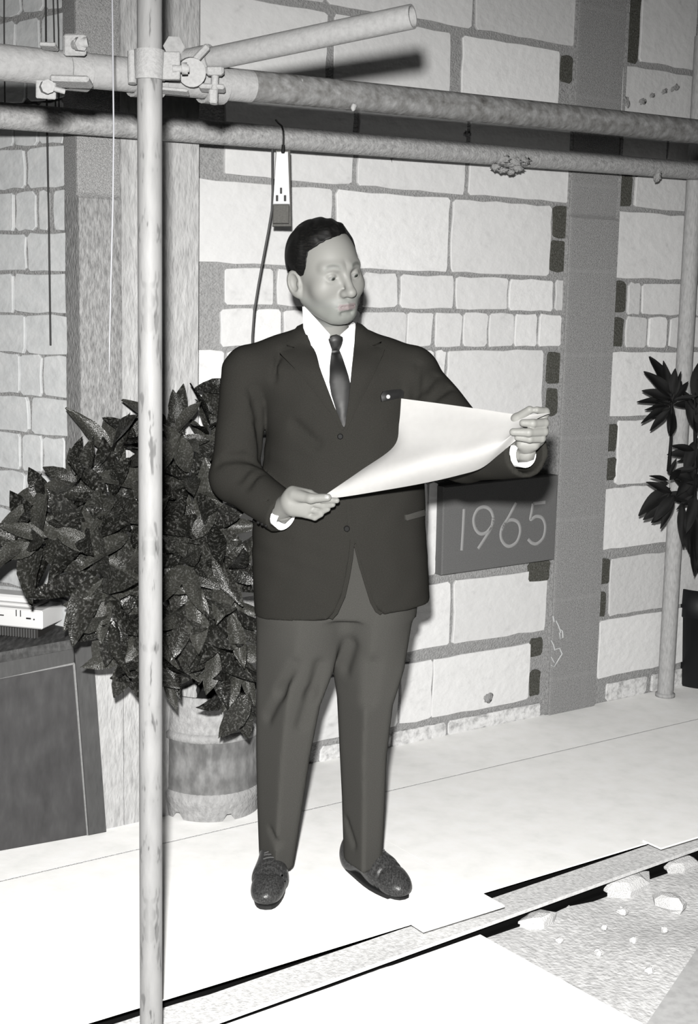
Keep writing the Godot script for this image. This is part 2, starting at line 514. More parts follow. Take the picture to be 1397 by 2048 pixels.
func build_setting() -> void:
	var n := WALL_N
	var c := WALL_C
	var t := WALL_T
	var s_pier_r := t.dot(onplane(400, 600, n, PIER_C))
	var w := wall_slab("wall_back", n, c, t, s_pier_r - 0.3, 5.6, -0.2, 2.75, 0.22, M.mortar)
	var mats := ["block_0", "block_1", "block_0", "block_2"]
	course(w, n, c, t, 1000, -120, 67, [360, 648, 656, 943, 953, 1150], mats, 0.008, 0.0045)
	course(w, n, c, t, 1000, 84, 224, [380, 650, 668, 897, 924, 1115], mats, 0.008, 0.0045)
	course(w, n, c, t, 1000, 239, 394, [448, 704, 716, 930, 940, 1137], ["block_2", "block_0"], 0.008, 0.0045)
	course(w, n, c, t, 1000, 406, 547, [385, 661, 671, 896, 903, 1099], ["block_0", "block_1"], 0.008, 0.0045)
	course(w, n, c, t, 1000, 557, 619, [448, 545, 553, 640, 648, 716, 725, 792, 800, 905, 912, 1012, 1018, 1103, 1111, 1130], mats, 0.008, 0.0045)
	course(w, n, c, t, 1000, 628, 692, [441, 505, 511, 561, 566, 605, 612, 664, 672, 716, 722, 808, 813, 862, 870, 921, 926, 973, 978, 1025, 1030, 1071, 1078, 1119], mats, 0.008, 0.0045)
	course(w, n, c, t, 1000, 701, 843, [392, 445, 453, 660, 668, 863, 871, 886, 893, 1082], ["block_0", "block_1"], 0.008, 0.0045)
	course(w, n, c, t, 1000, 855, 945, [385, 560, 568, 700, 708, 868, 876, 1080], mats, 0.008, 0.0045)
	course(w, n, c, t, 900, 962, 1143, [385, 560, 568, 710, 718, 850, 855, 871], mats, 0.008, 0.0045)
	course(w, n, c, t, 1000, 1151, 1272, [385, 520, 526, 700, 708, 898, 906, 1091], ["block_1", "block_0"], 0.008, 0.0045)
	course(w, n, c, t, 1000, 1296, 1408, [385, 560, 568, 700, 708, 795, 801, 861, 865, 1056], ["block_1", "block_0"], 0.008, 0.0045)
	course(w, n, c, t, 1000, 1422, 1449, [640, 780, 786, 890, 897, 1078], ["block_worn"], 0.006, 0.003)
	# right of the concrete column
	course(w, n, c, t, 1330, -120, 130, [1284, 1393, 1401, 1500], mats, 0.008, 0.0045)
	course(w, n, c, t, 1300, 140, 240, [1243, 1391, 1399, 1500], ["block_2"], 0.008, 0.0045)
	course(w, n, c, t, 1300, 252, 343, [1243, 1330, 1338, 1500], mats, 0.008, 0.0045)
	course(w, n, c, t, 1320, 355, 418, [1270, 1382, 1392, 1500], ["block_2"], 0.008, 0.0045)
	course(w, n, c, t, 1300, 428, 557, [1229, 1379, 1388, 1500], ["block_0"], 0.008, 0.0045)
	course(w, n, c, t, 1300, 568, 628, [1256, 1278, 1284, 1361, 1366, 1384, 1392, 1500], mats, 0.008, 0.0045)
	course(w, n, c, t, 1300, 635, 694, [1252, 1292, 1296, 1331, 1340, 1368, 1376, 1400, 1408, 1500], mats, 0.008, 0.0045)
	course(w, n, c, t, 1300, 704, 829, [1213, 1362, 1372, 1500], ["block_1"], 0.008, 0.0045)
	course(w, n, c, t, 1300, 839, 963, [1233, 1348, 1372, 1500], mats, 0.008, 0.0045)
	course(w, n, c, t, 1290, 971, 1088, [1201, 1341, 1372, 1500], ["block_1"], 0.008, 0.0045)
	course(w, n, c, t, 1275, 1111, 1221, [1219, 1334, 1345, 1500], ["block_2"], 0.008, 0.0045)
	course(w, n, c, t, 1260, 1232, 1343, [1196, 1325, 1345, 1500], ["block_1"], 0.008, 0.0045)
	course(w, n, c, t, 1250, 1360, 1394, [1212, 1292, 1302, 1480], ["block_worn"], 0.006, 0.004)
	for q in [[1330, -120, 130], [1300, 140, 240], [1300, 252, 343], [1320, 355, 418], [1300, 428, 557], [1300, 568, 628], [1300, 635, 694], [1300, 704, 829], [1300, 839, 963], [1290, 971, 1088], [1275, 1111, 1221], [1260, 1232, 1343], [1250, 1360, 1394]]:      # the courses go on beyond the picture's edge
		course(w, n, c, t, q[0], q[1], q[2], [1508, 1618, 1626, 1760], ["block_0", "block_1"], 0.008, 0.0045)
	# dark bricks set in beside the column
	for q in [[1106, 1132, 413, 475], [1101, 1129, 483, 543], [1094, 1119, 706, 766], [1092, 1113, 778, 831], [1238, 1262, 352, 412], [1226, 1249, 563, 623], [1221, 1245, 636, 691]]:
		course(w, n, c, t, 0.5 * (q[0] + q[1]), q[2], q[3], [q[0], q[1]], ["dark_brick"], 0.007, 0.004, "brick")
	for q in [[1210, 1231, 850, 902], [1208, 1229, 917, 958], [1195, 1218, 1118, 1166], [1191, 1210, 1185, 1232], [1060, 1083, 1276, 1310], [1060, 1078, 1340, 1390], [1257, 1279, -60, 125], [1121, 1142, 112, 165], [1056, 1097, 1124, 1160]]:
		course(w, n, c, t, 0.5 * (q[0] + q[1]), q[2], q[3], [q[0], q[1]], ["dark_brick"], 0.007, 0.004, "brick")
	# concrete column on the right, cast in two lifts
	var yj := onplane(1180, 433, n, c + 0.02).y
	var col := shell("concrete_column", on_wall(n, c, t, across(n, c, t, 1177, 0.0), 0))
	var st := fresh()
	var a0 := across(n, c, t, 1130, onplane(1130, 550, n, c).y)
	var a1 := across(n, c, t, 1222, onplane(1222, 600, n, c).y)
	slab(st, [on_wall(n, c, t, a0, -0.02, 0.022), on_wall(n, c, t, a1, -0.02, 0.022), on_wall(n, c, t, a1, yj, 0.022), on_wall(n, c, t, a0, yj, 0.022)], -n * 0.2, 0.006)
	put("lower_lift", done(st), M.column, col)
	st = fresh()
	slab(st, [on_wall(n, c, t, a0 + 0.004, yj, 0.012), on_wall(n, c, t, a1 - 0.004, yj, 0.012), on_wall(n, c, t, a1 - 0.004, 2.75, 0.012), on_wall(n, c, t, a0 + 0.004, 2.75, 0.012)], -n * 0.2, 0.005)
	put("upper_lift", done(st), M.column, col)
	for e in [a0 - 0.012, a1 + 0.002]:
		st = fresh()
		slab(st, [on_wall(n, c, t, e, 0.0, 0.014), on_wall(n, c, t, e + 0.010, 0.0, 0.014), on_wall(n, c, t, e + 0.010, 2.75, 0.014), on_wall(n, c, t, e, 2.75, 0.014)], -n * 0.05, 0.003)
		put("edge_strip", done(st), M.mortar, col)
	# chalk marks low on the column, and mortar smeared on a block
	for q in [[[1022, 340], [1030, 375]], [[1040, 368], [1056, 398], [1070, 440]], [[1062, 420], [1080, 430], [1083, 470], [1066, 478], [1062, 440]], [[1012, 490], [1026, 515], [1034, 548]], [[1030, 545], [1062, 535], [1078, 570], [1052, 612], [1028, 650], [1012, 640]], [[1012, 590], [1030, 620]]]:
		var pts := []
		for e in q:
			pts.append(onplane(770.0 + e[0] / 3.037, 1120.0 + e[1] / 3.037, n, c + 0.0222))
		st = fresh()
		tube(st, pts, [0.0032], 6)
		put("chalk_mark", done(st), M.side_block, col)
	for q in [[1352, 176, 0.030, 0.014], [1330, 183, 0.024, 0.010], [1305, 191, 0.016, 0.009], [1286, 203, 0.022, 0.012], [1255, 205, 0.014, 0.02], [782, 306, 0.016, 0.026], [978, 1396, 0.022, 0.018]]:
		st = fresh()
		knob(st, onplane(q[0], q[1], n, c + 0.008), Vector3(q[2], q[3], 0.003), Basis(t, Vector3.UP, n) * Basis(Vector3.BACK, 0.3), 8, 12, 0.3)
		put("mortar_smear", done(st), M.mortar, w)
	# pier at the corner on the left
	var b0 := across(n, PIER_C, t, 158, onplane(160, 600, n, PIER_C).y)
	var b1 := across(n, PIER_C, t, 243, onplane(243, 600, n, PIER_C).y)
	var b2 := across(n, PIER_C, t, 398, onplane(398, 600, n, PIER_C).y)
	var pier := shell("corner_pier", on_wall(n, PIER_C, t, 0.5 * (b0 + b2), 0))
	var deep := -n * (PIER_C - WALL_C + 0.2)
	var yk := onplane(195, 392, n, PIER_C).y
	st = fresh()
	slab(st, [on_wall(n, PIER_C, t, b1, -0.02), on_wall(n, PIER_C, t, b2, -0.02), on_wall(n, PIER_C, t, b2, 2.75), on_wall(n, PIER_C, t, b1, 2.75)], deep, 0.012)
	put("plastered_face", done(st), M.pier, pier)
	st = fresh()
	var yl := onplane(215, 1285, n, PIER_C).y
	slab(st, [on_wall(n, PIER_C, t, b0, yl, 0.004), on_wall(n, PIER_C, t, b1, yl, 0.004), on_wall(n, PIER_C, t, b1, yk, 0.004), on_wall(n, PIER_C, t, b0, yk, 0.004)], deep, 0.006)
	put("lower_lift", done(st), M.pier_stain, pier)
	st = fresh()
	slab(st, [on_wall(n, PIER_C, t, b0, -0.02), on_wall(n, PIER_C, t, b1, -0.02), on_wall(n, PIER_C, t, b1, yl), on_wall(n, PIER_C, t, b0, yl)], deep, 0.004)
	put("plastered_foot", done(st), M.pier, pier)
	st = fresh()
	slab(st, [on_wall(n, PIER_C, t, b0, yk, -0.006), on_wall(n, PIER_C, t, b1, yk, -0.006), on_wall(n, PIER_C, t, b1, 2.75, -0.006), on_wall(n, PIER_C, t, b0, 2.75, -0.006)], deep, 0.006)
	put("upper_lift", done(st), M.column, pier)
	# left wall
	var corner := on_wall(n, PIER_C, t, b0 + 0.005, 0)
	side_c = SIDE_N.dot(corner) - 0.03
	var sc := SIDE_T.dot(corner)
	var lw := wall_slab("wall_left", SIDE_N, side_c, SIDE_T, sc - 2.6, sc - 0.01, -0.2, 2.75, 0.22, M.side_mortar)
	var rows := [[-80, 22, [-90, -6, 2, 42, 50, 88, 94, 146]], [36, 112, [-70, -8, 0, 32, 38, 80, 88, 140]], [122, 200, [-60, -4, 2, 52, 60, 140]], [208, 288, [-60, -6, 0, 29, 34, 77, 82, 130]],
		[297, 374, [-70, -60, -52, 51, 60, 141]], [384, 459, [-60, -46, -38, 29, 36, 72, 83, 99, 111, 155]], [467, 541, [-70, -60, -52, 53, 60, 142]], [549, 624, [-60, -40, -32, 29, 34, 147]],
		[631, 706, [-70, -60, -52, 52, 57, 140]], [711, 790, [-50, -6, 2, 41, 46, 85, 92, 154]], [797, 866, [-60, -46, -38, 60, 68, 147]], [873, 943, [-50, -8, 0, 43, 49, 86, 92, 132]],
		[950, 1022, [-60, -46, -38, 52, 58, 140]], [1030, 1100, [-50, -8, 0, 43, 50, 145]], [1108, 1180, [-60, -46, -38, 62, 70, 147]], [1188, 1250, [-50, -8, 0, 60, 66, 145]]]
	for r in rows:
		course(lw, SIDE_N, side_c, SIDE_T, 80, r[0], r[1], r[2], ["side_block"], 0.008, 0.0045)
	# earth floor of the building site
	st = fresh()
	st.set_smooth_group(1)
	var gn := FastNoiseLite.new()
	gn.seed = 4
	gn.frequency = 3.0
	gn.fractal_octaves = 4
	var h := func(x: float, z: float) -> float:
		var rough := smoothstep(-0.1, 0.5, x) * 0.010 + 0.003
		return -0.083 - smoothstep(0.0, 0.8, x) * 0.02 + gn.get_noise_2d(x, z) * rough * 1.6
	var nx := 90
	var nz := 80
	for i in nx:
		for k in nz:
			var x0 := lerpf(-3.0, 4.8, float(i) / nx)
			var x1 := lerpf(-3.0, 4.8, float(i + 1) / nx)
			var z0 := lerpf(-6.4, 1.2, float(k) / nz)
			var z1 := lerpf(-6.4, 1.2, float(k + 1) / nz)
			quad(st, Vector3(x0, h.call(x0, z1), z1), Vector3(x1, h.call(x1, z1), z1), Vector3(x1, h.call(x1, z0), z0), Vector3(x0, h.call(x0, z0), z0))
	var g := put("floor_ground", done(st), M.ground)
	g.set_meta("kind", "structure")

func edge_point(x: float, y: float, h: float, c: float) -> float:
	return WALL_T.dot(level(x, y, h))

# ------------------------------------------------------------------ the boarded platform and what lies before it
func board(called: String, parent: Node3D, s0: float, s1: float, c0: float, c1: float, top: float, thick: float, mat: Material, skew := 0.0) -> void:
	var st := fresh()
	var f := func(s: float, c: float) -> Vector3: return WALL_N * c + WALL_T * s + Vector3.UP * top
	slab(st, [f.call(s0, c1 + skew * s0), f.call(s1, c1 + skew * s1), f.call(s1, c0), f.call(s0, c0)], Vector3.DOWN * thick)
	put(called, done(st), mat, parent)

func build_platform() -> void:
	var p := shell("floor_platform")
	var th := 0.004
	# back strip of boards along the wall, then the wide sheets in front
	var cs := -3.3553
	var back := [-1.2, 0.9, 5.6]
	for k in 2:
		board("plank", p, back[k] + 0.0003, back[k + 1] - 0.0003, WALL_C + 0.002, cs - 0.008, 0.0, th, M.sheet)
	var sa := WALL_T.dot(level(842, 1856, 0))
	var sb := WALL_T.dot(level(986, 1800, 0))
	board("plank", p, -1.2, 0.55, cs, -2.562, 0.0, th, M.sheet)
	board("plank", p, 0.5504, sb - 0.0004, cs, -2.562, 0.0, th, M.sheet)
	board("plank", p, sb, 5.6, cs, -2.606, 0.0, th, M.sheet)
	board("joint_dirt", p, -1.2, 5.6, cs - 0.0079, cs - 0.0001, -0.0003, 0.003, M.rubble)
	var c_mid := WALL_N.dot(level(985, 1822, 0))
	board("plank", p, sa - 0.01, sb - 0.002, -2.70, c_mid, 0.005, 0.005, M.sheet)
	var s_far := WALL_T.dot(level(1302, 1690, 0))
	board("plank", p, s_far, s_far + 0.26, -2.62, WALL_N.dot(level(1330, 1697, 0)), 0.005, 0.005, M.sheet)
	# shade of the gap put in as black: added bearer under the boards
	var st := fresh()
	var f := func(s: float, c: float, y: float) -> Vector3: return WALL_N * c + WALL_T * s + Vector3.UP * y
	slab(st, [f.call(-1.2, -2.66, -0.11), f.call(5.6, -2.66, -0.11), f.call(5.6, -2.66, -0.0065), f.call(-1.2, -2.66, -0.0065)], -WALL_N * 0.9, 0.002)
	var shade_bearer := put("trim_shade_bearer", done(st), M.gap_shade)
	shade_bearer.set_meta("kind", "structure")
	# rail of pale steel lying along the edge
	var a := level(325, 2021, -0.035)
	var b := level(1397, 1656, -0.035)
	var c2 := level(420, 2046, -0.035)
	var d := level(1397, 1695, -0.035)
	var du := (b - a).normalized()
	var dv := (d - c2).normalized()
	a -= du * 1.6
	b += du * 1.2
	c2 -= dv * 1.7
	d += dv * 1.2
	var mid := (a + b) * 0.5
	var rail := thing("steel_rail", "pale dusty steel rail lying along the front edge of the white platform", "rail", Vector3(mid.x, -0.12, mid.z))
	st = fresh()
	slab(st, [c2, d, b, a], Vector3.DOWN * 0.010, 0.002)
	put("top_flange", done(st), M.rail, rail)
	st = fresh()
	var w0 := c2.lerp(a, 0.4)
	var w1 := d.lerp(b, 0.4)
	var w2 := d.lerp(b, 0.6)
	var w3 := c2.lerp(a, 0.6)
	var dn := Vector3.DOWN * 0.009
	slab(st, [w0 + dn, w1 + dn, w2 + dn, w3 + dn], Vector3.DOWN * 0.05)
	put("web", done(st), M.gap_shade, rail)  # coloured black to stand for the shadow line beneath the rail
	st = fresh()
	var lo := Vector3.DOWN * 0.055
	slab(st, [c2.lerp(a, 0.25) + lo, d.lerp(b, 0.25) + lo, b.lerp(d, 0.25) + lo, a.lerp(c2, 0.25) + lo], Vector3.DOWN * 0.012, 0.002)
	put("bottom_flange", done(st), M.gap_shade, rail)  # black here too, shade under the rail put into the colour
	# white sheet on the ground in front
	st = fresh()
	var hs := -0.055
	slab(st, [level(-300, 2700, hs), level(1290, 2049, hs) + (level(1290, 2049, hs) - level(960, 1866, hs)) * 0.8, level(962, 1868, hs), level(425, 2050, hs) - dv * 0.9], Vector3.DOWN * 0.024, 0.002)
	tag(put("white_board", done(st), M.sheet), "large white board lying on the ground in front of the steel rail", "board")
	st = fresh()
	slab(st, [level(1285, 2060, -0.085), level(1500, 2300, -0.085), level(1500, 1790, -0.085), level(1397, 1893, -0.085)], Vector3.DOWN * 0.012, 0.002)
	tag(put("grey_patch", done(st), M.grey_sheet), "smooth grey patch lying on the rubble at the bottom right", "board")  # thin flat piece in one even grey
	# rubble
	var rub := [[1245, 1765, 0.105, 0.03, 0.06, "long white slab of broken stone beside the rail"], [1078, 1842, 0.065, 0.024, 0.04, "white chunk of rubble below the rail, nearest the white board"], [1342, 1805, 0.035, 0.028, 0.06, "upright pale stone at the right edge of the rubble"],
		[1358, 1727, 0.075, 0.02, 0.04, "pale broken stone close under the rail at the far right"], [1198, 1905, 0.013, 0.01, 0.012, ""], [1246, 1822, 0.016, 0.012, 0.014, ""], [1268, 1880, 0.012, 0.01, 0.01, ""], [1120, 1880, 0.012, 0.009, 0.01, ""], [1300, 1940, 0.014, 0.01, 0.012, ""], [1210, 1855, 0.01, 0.008, 0.01, ""], [1330, 1860, 0.011, 0.009, 0.012, ""]]
	for q in rub:
		st = fresh()
		var at := level(q[0], q[1], -0.09)
		knob(st, at, Vector3(q[2], q[3], q[4]), Basis(Vector3.UP, 0.6) * Basis(Vector3.RIGHT, rng.randf_range(-0.2, 0.2)), 5, 7, 0.16, true)
		st.set_smooth_group(-1)
		var o := put("rubble_stone", done(st), M.rubble)
		tag(o, q[5] if q[5] != "" else "small pale pebble scattered among the larger stones on the bare earth", "stone", "rubble on the ground")

# ------------------------------------------------------------------ scaffold tubes and couplers
func bolt(st: SurfaceTool, a: Vector3, b: Vector3, r: float, nut: float) -> void:   # a threaded stud with a hexagon nut
	tube(st, [a, b], [r], 12)
	var d := (b - a).normalized()
	var m := a.lerp(b, 0.55)
	tube(st, [m, m + d * nut * 0.9], [nut], 6)

func band(st: SurfaceTool, c: Vector3, axis: Vector3, r: float, thick: float, width: float, from: float, to: float, front: Vector3) -> void:   # a strap bent round a tube
	var u := (front - axis * front.dot(axis)).normalized()
	var v := axis.cross(u)
	var n := 18
	smooth(st)
	for k in n:
		var q := []
		for e in [k, k + 1]:
			var a: float = lerpf(from, to, float(e) / n)
			var w := u * cos(a) + v * sin(a)
			q.append([c + w * r, c + w * (r + thick)])
		var h := axis * width * 0.5
		quad(st, q[0][1] - h, q[1][1] - h, q[1][1] + h, q[0][1] + h)
	st.set_smooth_group(-1)
	for k in n:
		var q := []
		for e in [k, k + 1]:
			var a: float = lerpf(from, to, float(e) / n)
			var w := u * cos(a) + v * sin(a)
			q.append([c + w * r, c + w * (r + thick)])
		var h := axis * width * 0.5
		quad(st, q[0][0] + h, q[0][1] + h, q[1][1] + h, q[1][0] + h)
		quad(st, q[0][0] - h, q[1][0] - h, q[1][1] - h, q[0][1] - h)
		quad(st, q[0][0] - h, q[0][0] + h, q[1][0] + h, q[1][0] - h)

func build_scaffold() -> void:
	var B := lens                                   # couplers sit square to the tubes, which here run near the picture's axes
	# standard (upright) in front
	var c0 := atd(299.5, 150, 2.55)
	var base := Vector3(c0.x, -0.09, c0.z)
	var up := thing("scaffold_pole", "pale upright scaffold pole at the left, nearest the viewer, from top to bottom", "scaffold pole", base)
	var st := fresh()
	hollow(st, base, base + Vector3.UP * 3.1, 0.0236, 0.004, 28)
	put("tube", done(st), M.steel_pole, up)
	st = fresh()
	box(st, base + Vector3.UP * 0.004, Basis(), Vector3(0.13, 0.008, 0.13), 0.002)
	put("base_plate", done(st), M.steel_pole, up)
	# upper ledger
	var p0 := atd(0, 127, 2.44)
	var p1 := atd(1397, 266, 3.6)
	var d1 := (p1 - p0).normalized()
	var a := p0 - d1 * 0.5
	var b := p1 + d1 * 0.6
	var mid := (a + b) * 0.5
	var led := thing("scaffold_tube", "thick dirty horizontal scaffold tube crossing the picture at the top, clamped behind the upright pole", "scaffold tube", Vector3(mid.x, mid.y, mid.z))
	st = fresh()
	hollow(st, a, b, 0.031, 0.004, 28, Vector3(0, 0.006, 0))
	put("tube", done(st), M.rusty_tube, led)
	st = fresh()
	hollow(st, a, p_on(p0, p1, 500) + Vector3(0, 0.004, 0), 0.0322, 0.002, 28)
	put("cement_film", done(st), M.cement_film, led)
	st = fresh()
	for q in [[752, 187, 0.010], [765, 190, 0.012], [778, 192, 0.012], [789, 196, 0.009], [1263, 248, 0.007], [708, 214, 0.006], [600, 170, 0.010], [590, 176, 0.008]]:
		var f: float = (q[0] - 0.0) / 1397.0
		var dd := 1.0 / lerpf(1.0 / 2.44, 1.0 / 3.6, f)
		var at := atd(q[0], q[1], dd - 0.027)
		knob(st, at, Vector3(0.006, q[2] * 1.4, 0.006), lens * Basis(Vector3.BACK, -0.4), 6, 8, 0.2)
	put("mortar_splash", done(st), M.cement_film, led)
	# lower ledger, close to the wall
	p0 = atd(0, 231, 3.465)
	p1 = atd(1397, 342, 5.18)
	var d2 := (p1 - p0).normalized()
	a = p0 - d2 * 0.5
	b = p1 + d2 * 0.5
	mid = (a + b) * 0.5
	var low := thing("scaffold_tube", "paler horizontal scaffold tube close to the wall, with a socket hanging from it", "scaffold tube", mid)
	st = fresh()
	hollow(st, a, b, 0.0335, 0.004, 26)
	put("tube", done(st), M.back_tube, low)
	st = fresh()
	for q in [[1000, 318, 0.034, 0.02], [1020, 322, 0.04, 0.02], [1040, 320, 0.032, 0.022], [992, 334, 0.016, 0.014], [1005, 340, 0.02, 0.010], [1034, 336, 0.022, 0.014], [1022, 344, 0.014, 0.010], [1050, 326, 0.014, 0.01], [1316, 350, 0.014, 0.03], [935, 268, 0.012, 0.01]]:
		var f: float = q[0] / 1397.0
		var dd := 1.0 / lerpf(1.0 / 3.465, 1.0 / 5.18, f)
		knob(st, atd(q[0], q[1], dd - 0.020), Vector3(q[2], q[3] * 0.8, 0.016), lens * Basis(Vector3.BACK, -0.08), 12, 18, 0.3)
	put("mortar_lump", done(st), M.mortar, low)
	# raking brace with its open end towards us
	a = atd(375, 128, 2.70)
	b = atd(826, 33, 2.50)
	var brace := thing("scaffold_tube", "short grey scaffold tube slanting up to the right, its open end showing", "scaffold tube", (a + b) * 0.5)
	st = fresh()
	hollow(st, a, b, 0.0225, 0.0035, 28)
	put("tube", done(st), M.tube_paint, brace)
	# upright pipe by the wall at the right
	var f0 := level(1331, 1392, 0.0)
	var wp := thing("upright_pipe", "grey upright pipe standing against the block wall at the right edge", "pipe", f0)
	st = fresh()
	hollow(st, f0, f0 + Vector3.UP * 2.6, 0.0325, 0.004, 24)
	put("tube", done(st), M.wall_pipe, wp)
	st = fresh()
	lathe(st, f0, [Vector2(0.0325, 0.0), Vector2(0.04, 0.0), Vector2(0.04, 0.012), Vector2(0.0325, 0.016)], 24)
	put("collar", done(st), M.wall_pipe, wp)
	# right-angle coupler at the crossing
	var cc := Vector3(c0.x, atd(299, 131, 2.55).y, c0.z)
	var cp := thing("scaffold_coupler", "right-angle scaffold coupler wrapped round the upright pole where the thick tube crosses", "coupler", cc, "scaffold couplers")
	var front := lens.z
	st = fresh()
	band(st, cc, Vector3.UP, 0.0237, 0.005, 0.054, -2.2, 2.0, front)
	put("strap", done(st), M.coupler, cp)
	st = fresh()
	box(st, atd(343, 132, 2.545), B, Vector3(0.034, 0.052, 0.012), 0.002)
	put("bolt_flange", done(st), M.coupler, cp)
	st = fresh()
	box(st, atd(266, 133, 2.56), B, Vector3(0.018, 0.056, 0.03), 0.006)
	put("hinge_block", done(st), M.coupler, cp)
	st = fresh()
	tube(st, [atd(264, 103, 2.545), atd(265, 167, 2.545)], [0.0085], 14)
	put("hinge", done(st), M.coupler, cp)
	st = fresh()
	bolt(st, atd(345, 138, 2.54), atd(378, 137, 2.545), 0.007, 0.012)
	put("bolt", done(st), M.coupler, cp)
	st = fresh()
	band(st, p_on(atd(0, 127, 2.44), atd(1397, 266, 3.6), 292), d1, 0.0315, 0.006, 0.06, -3.0, 3.0, front)
	box(st, atd(300, 178, 2.6), B * Basis(Vector3.BACK, -0.09), Vector3(0.15, 0.006, 0.03), 0.002)
	put("saddle", done(st), M.coupler, cp)
	# coupler at the far left of the thick tube
	var q0 := p_on(atd(0, 127, 2.44), atd(1397, 266, 3.6), 152)
	var cl := thing("scaffold_coupler", "scaffold coupler round the thick tube at far left, square bolt plate hanging below", "coupler", q0, "scaffold couplers")
	st = fresh()
	band(st, q0, d1, 0.0315, 0.005, 0.042, -2.6, 2.6, front)
	box(st, atd(150, 90, 2.47), B, Vector3(0.042, 0.040, 0.012), 0.004)
	put("strap", done(st), M.coupler, cl)
	st = fresh()
	bolt(st, atd(150, 90, 2.465), atd(150, 90, 2.445) + lens * Vector3(0.012, 0.002, 0.0), 0.009, 0.013)
	tube(st, [atd(150, 88, 2.45), atd(176, 84, 2.45)], [0.009], 12)
	put("bolt", done(st), M.coupler, cl)
	st = fresh()
	box(st, atd(143, 163, 2.47), B * Basis(Vector3.BACK, -0.03), Vector3(0.072, 0.012, 0.045), 0.004)
	put("flange", done(st), M.coupler, cl)
	st = fresh()
	box(st, atd(92, 179, 2.46), B * Basis(Vector3.UP, 0.25), Vector3(0.036, 0.034, 0.006), 0.002)
	tube(st, [atd(92, 175, 2.455), atd(96, 173, 2.43)], [0.0125], 8)
	tube(st, [atd(96, 174, 2.44), atd(130, 183, 2.45)], [0.005], 10)
	put("plate_nut", done(st), M.coupler, cl)
	st = fresh()
	box(st, atd(98, 93, 2.45), B * Basis(Vector3.BACK, -0.05), Vector3(0.03, 0.007, 0.03), 0.002)
	put("wedge", done(st), M.coupler, cl)
	# swivel coupler that holds the brace
	var s0 := atd(392, 140, 2.62)
	var sw := thing("scaffold_coupler", "swivel scaffold coupler with a hanging T-bolt, joining the slanting tube to the thick one", "coupler", s0, "scaffold couplers")
	st = fresh()
	tube(st, [atd(382, 145, 2.64), atd(384, 145, 2.595)], [0.029, 0.027], 22)
	put("swivel_plate", done(st), M.coupler, sw)
	st = fresh()
	tube(st, [atd(346, 93, 2.66), atd(348, 93, 2.63)], [0.021], 6)
	put("hexagon_nut", done(st), M.tube_paint, sw)
	st = fresh()
	band(st, a + (b - a).normalized() * 0.03, (b - a).normalized(), 0.0227, 0.006, 0.05, -2.8, 2.8, front)
	box(st, atd(398, 112, 2.63), B * Basis(Vector3.BACK, -0.75), Vector3(0.014, 0.055, 0.016), 0.004)
	put("strap", done(st), M.coupler, sw)
	st = fresh()
	band(st, p_on(atd(0, 127, 2.44), atd(1397, 266, 3.6), 425), d1, 0.0317, 0.006, 0.046, -2.9, 2.9, front)
	put("jaw", done(st), M.coupler, sw)
	st = fresh()
	box(st, atd(425, 176, 2.64), B * Basis(Vector3.BACK, -0.05), Vector3(0.05, 0.010, 0.03), 0.003)
	put("flange", done(st), M.coupler, sw)
	st = fresh()
	tube(st, [atd(431, 138, 2.63), atd(428, 208, 2.63)], [0.0075], 12)
	box(st, atd(430, 142, 2.625), B, Vector3(0.036, 0.018, 0.02), 0.005)
	box(st, atd(427, 193, 2.63), B, Vector3(0.017, 0.028, 0.016), 0.003)
	put("bolt", done(st), M.coupler, sw)

func p_on(a: Vector3, b: Vector3, x: float) -> Vector3:      # the point of a tube's axis at that fraction of its way, counted in perspective
	var f := x / 1397.0
	var da := (a - EYE).dot(-lens.z)
	var db := (b - EYE).dot(-lens.z)
	var w := f * da / (f * da + (1.0 - f) * db)
	return a.lerp(b, w)

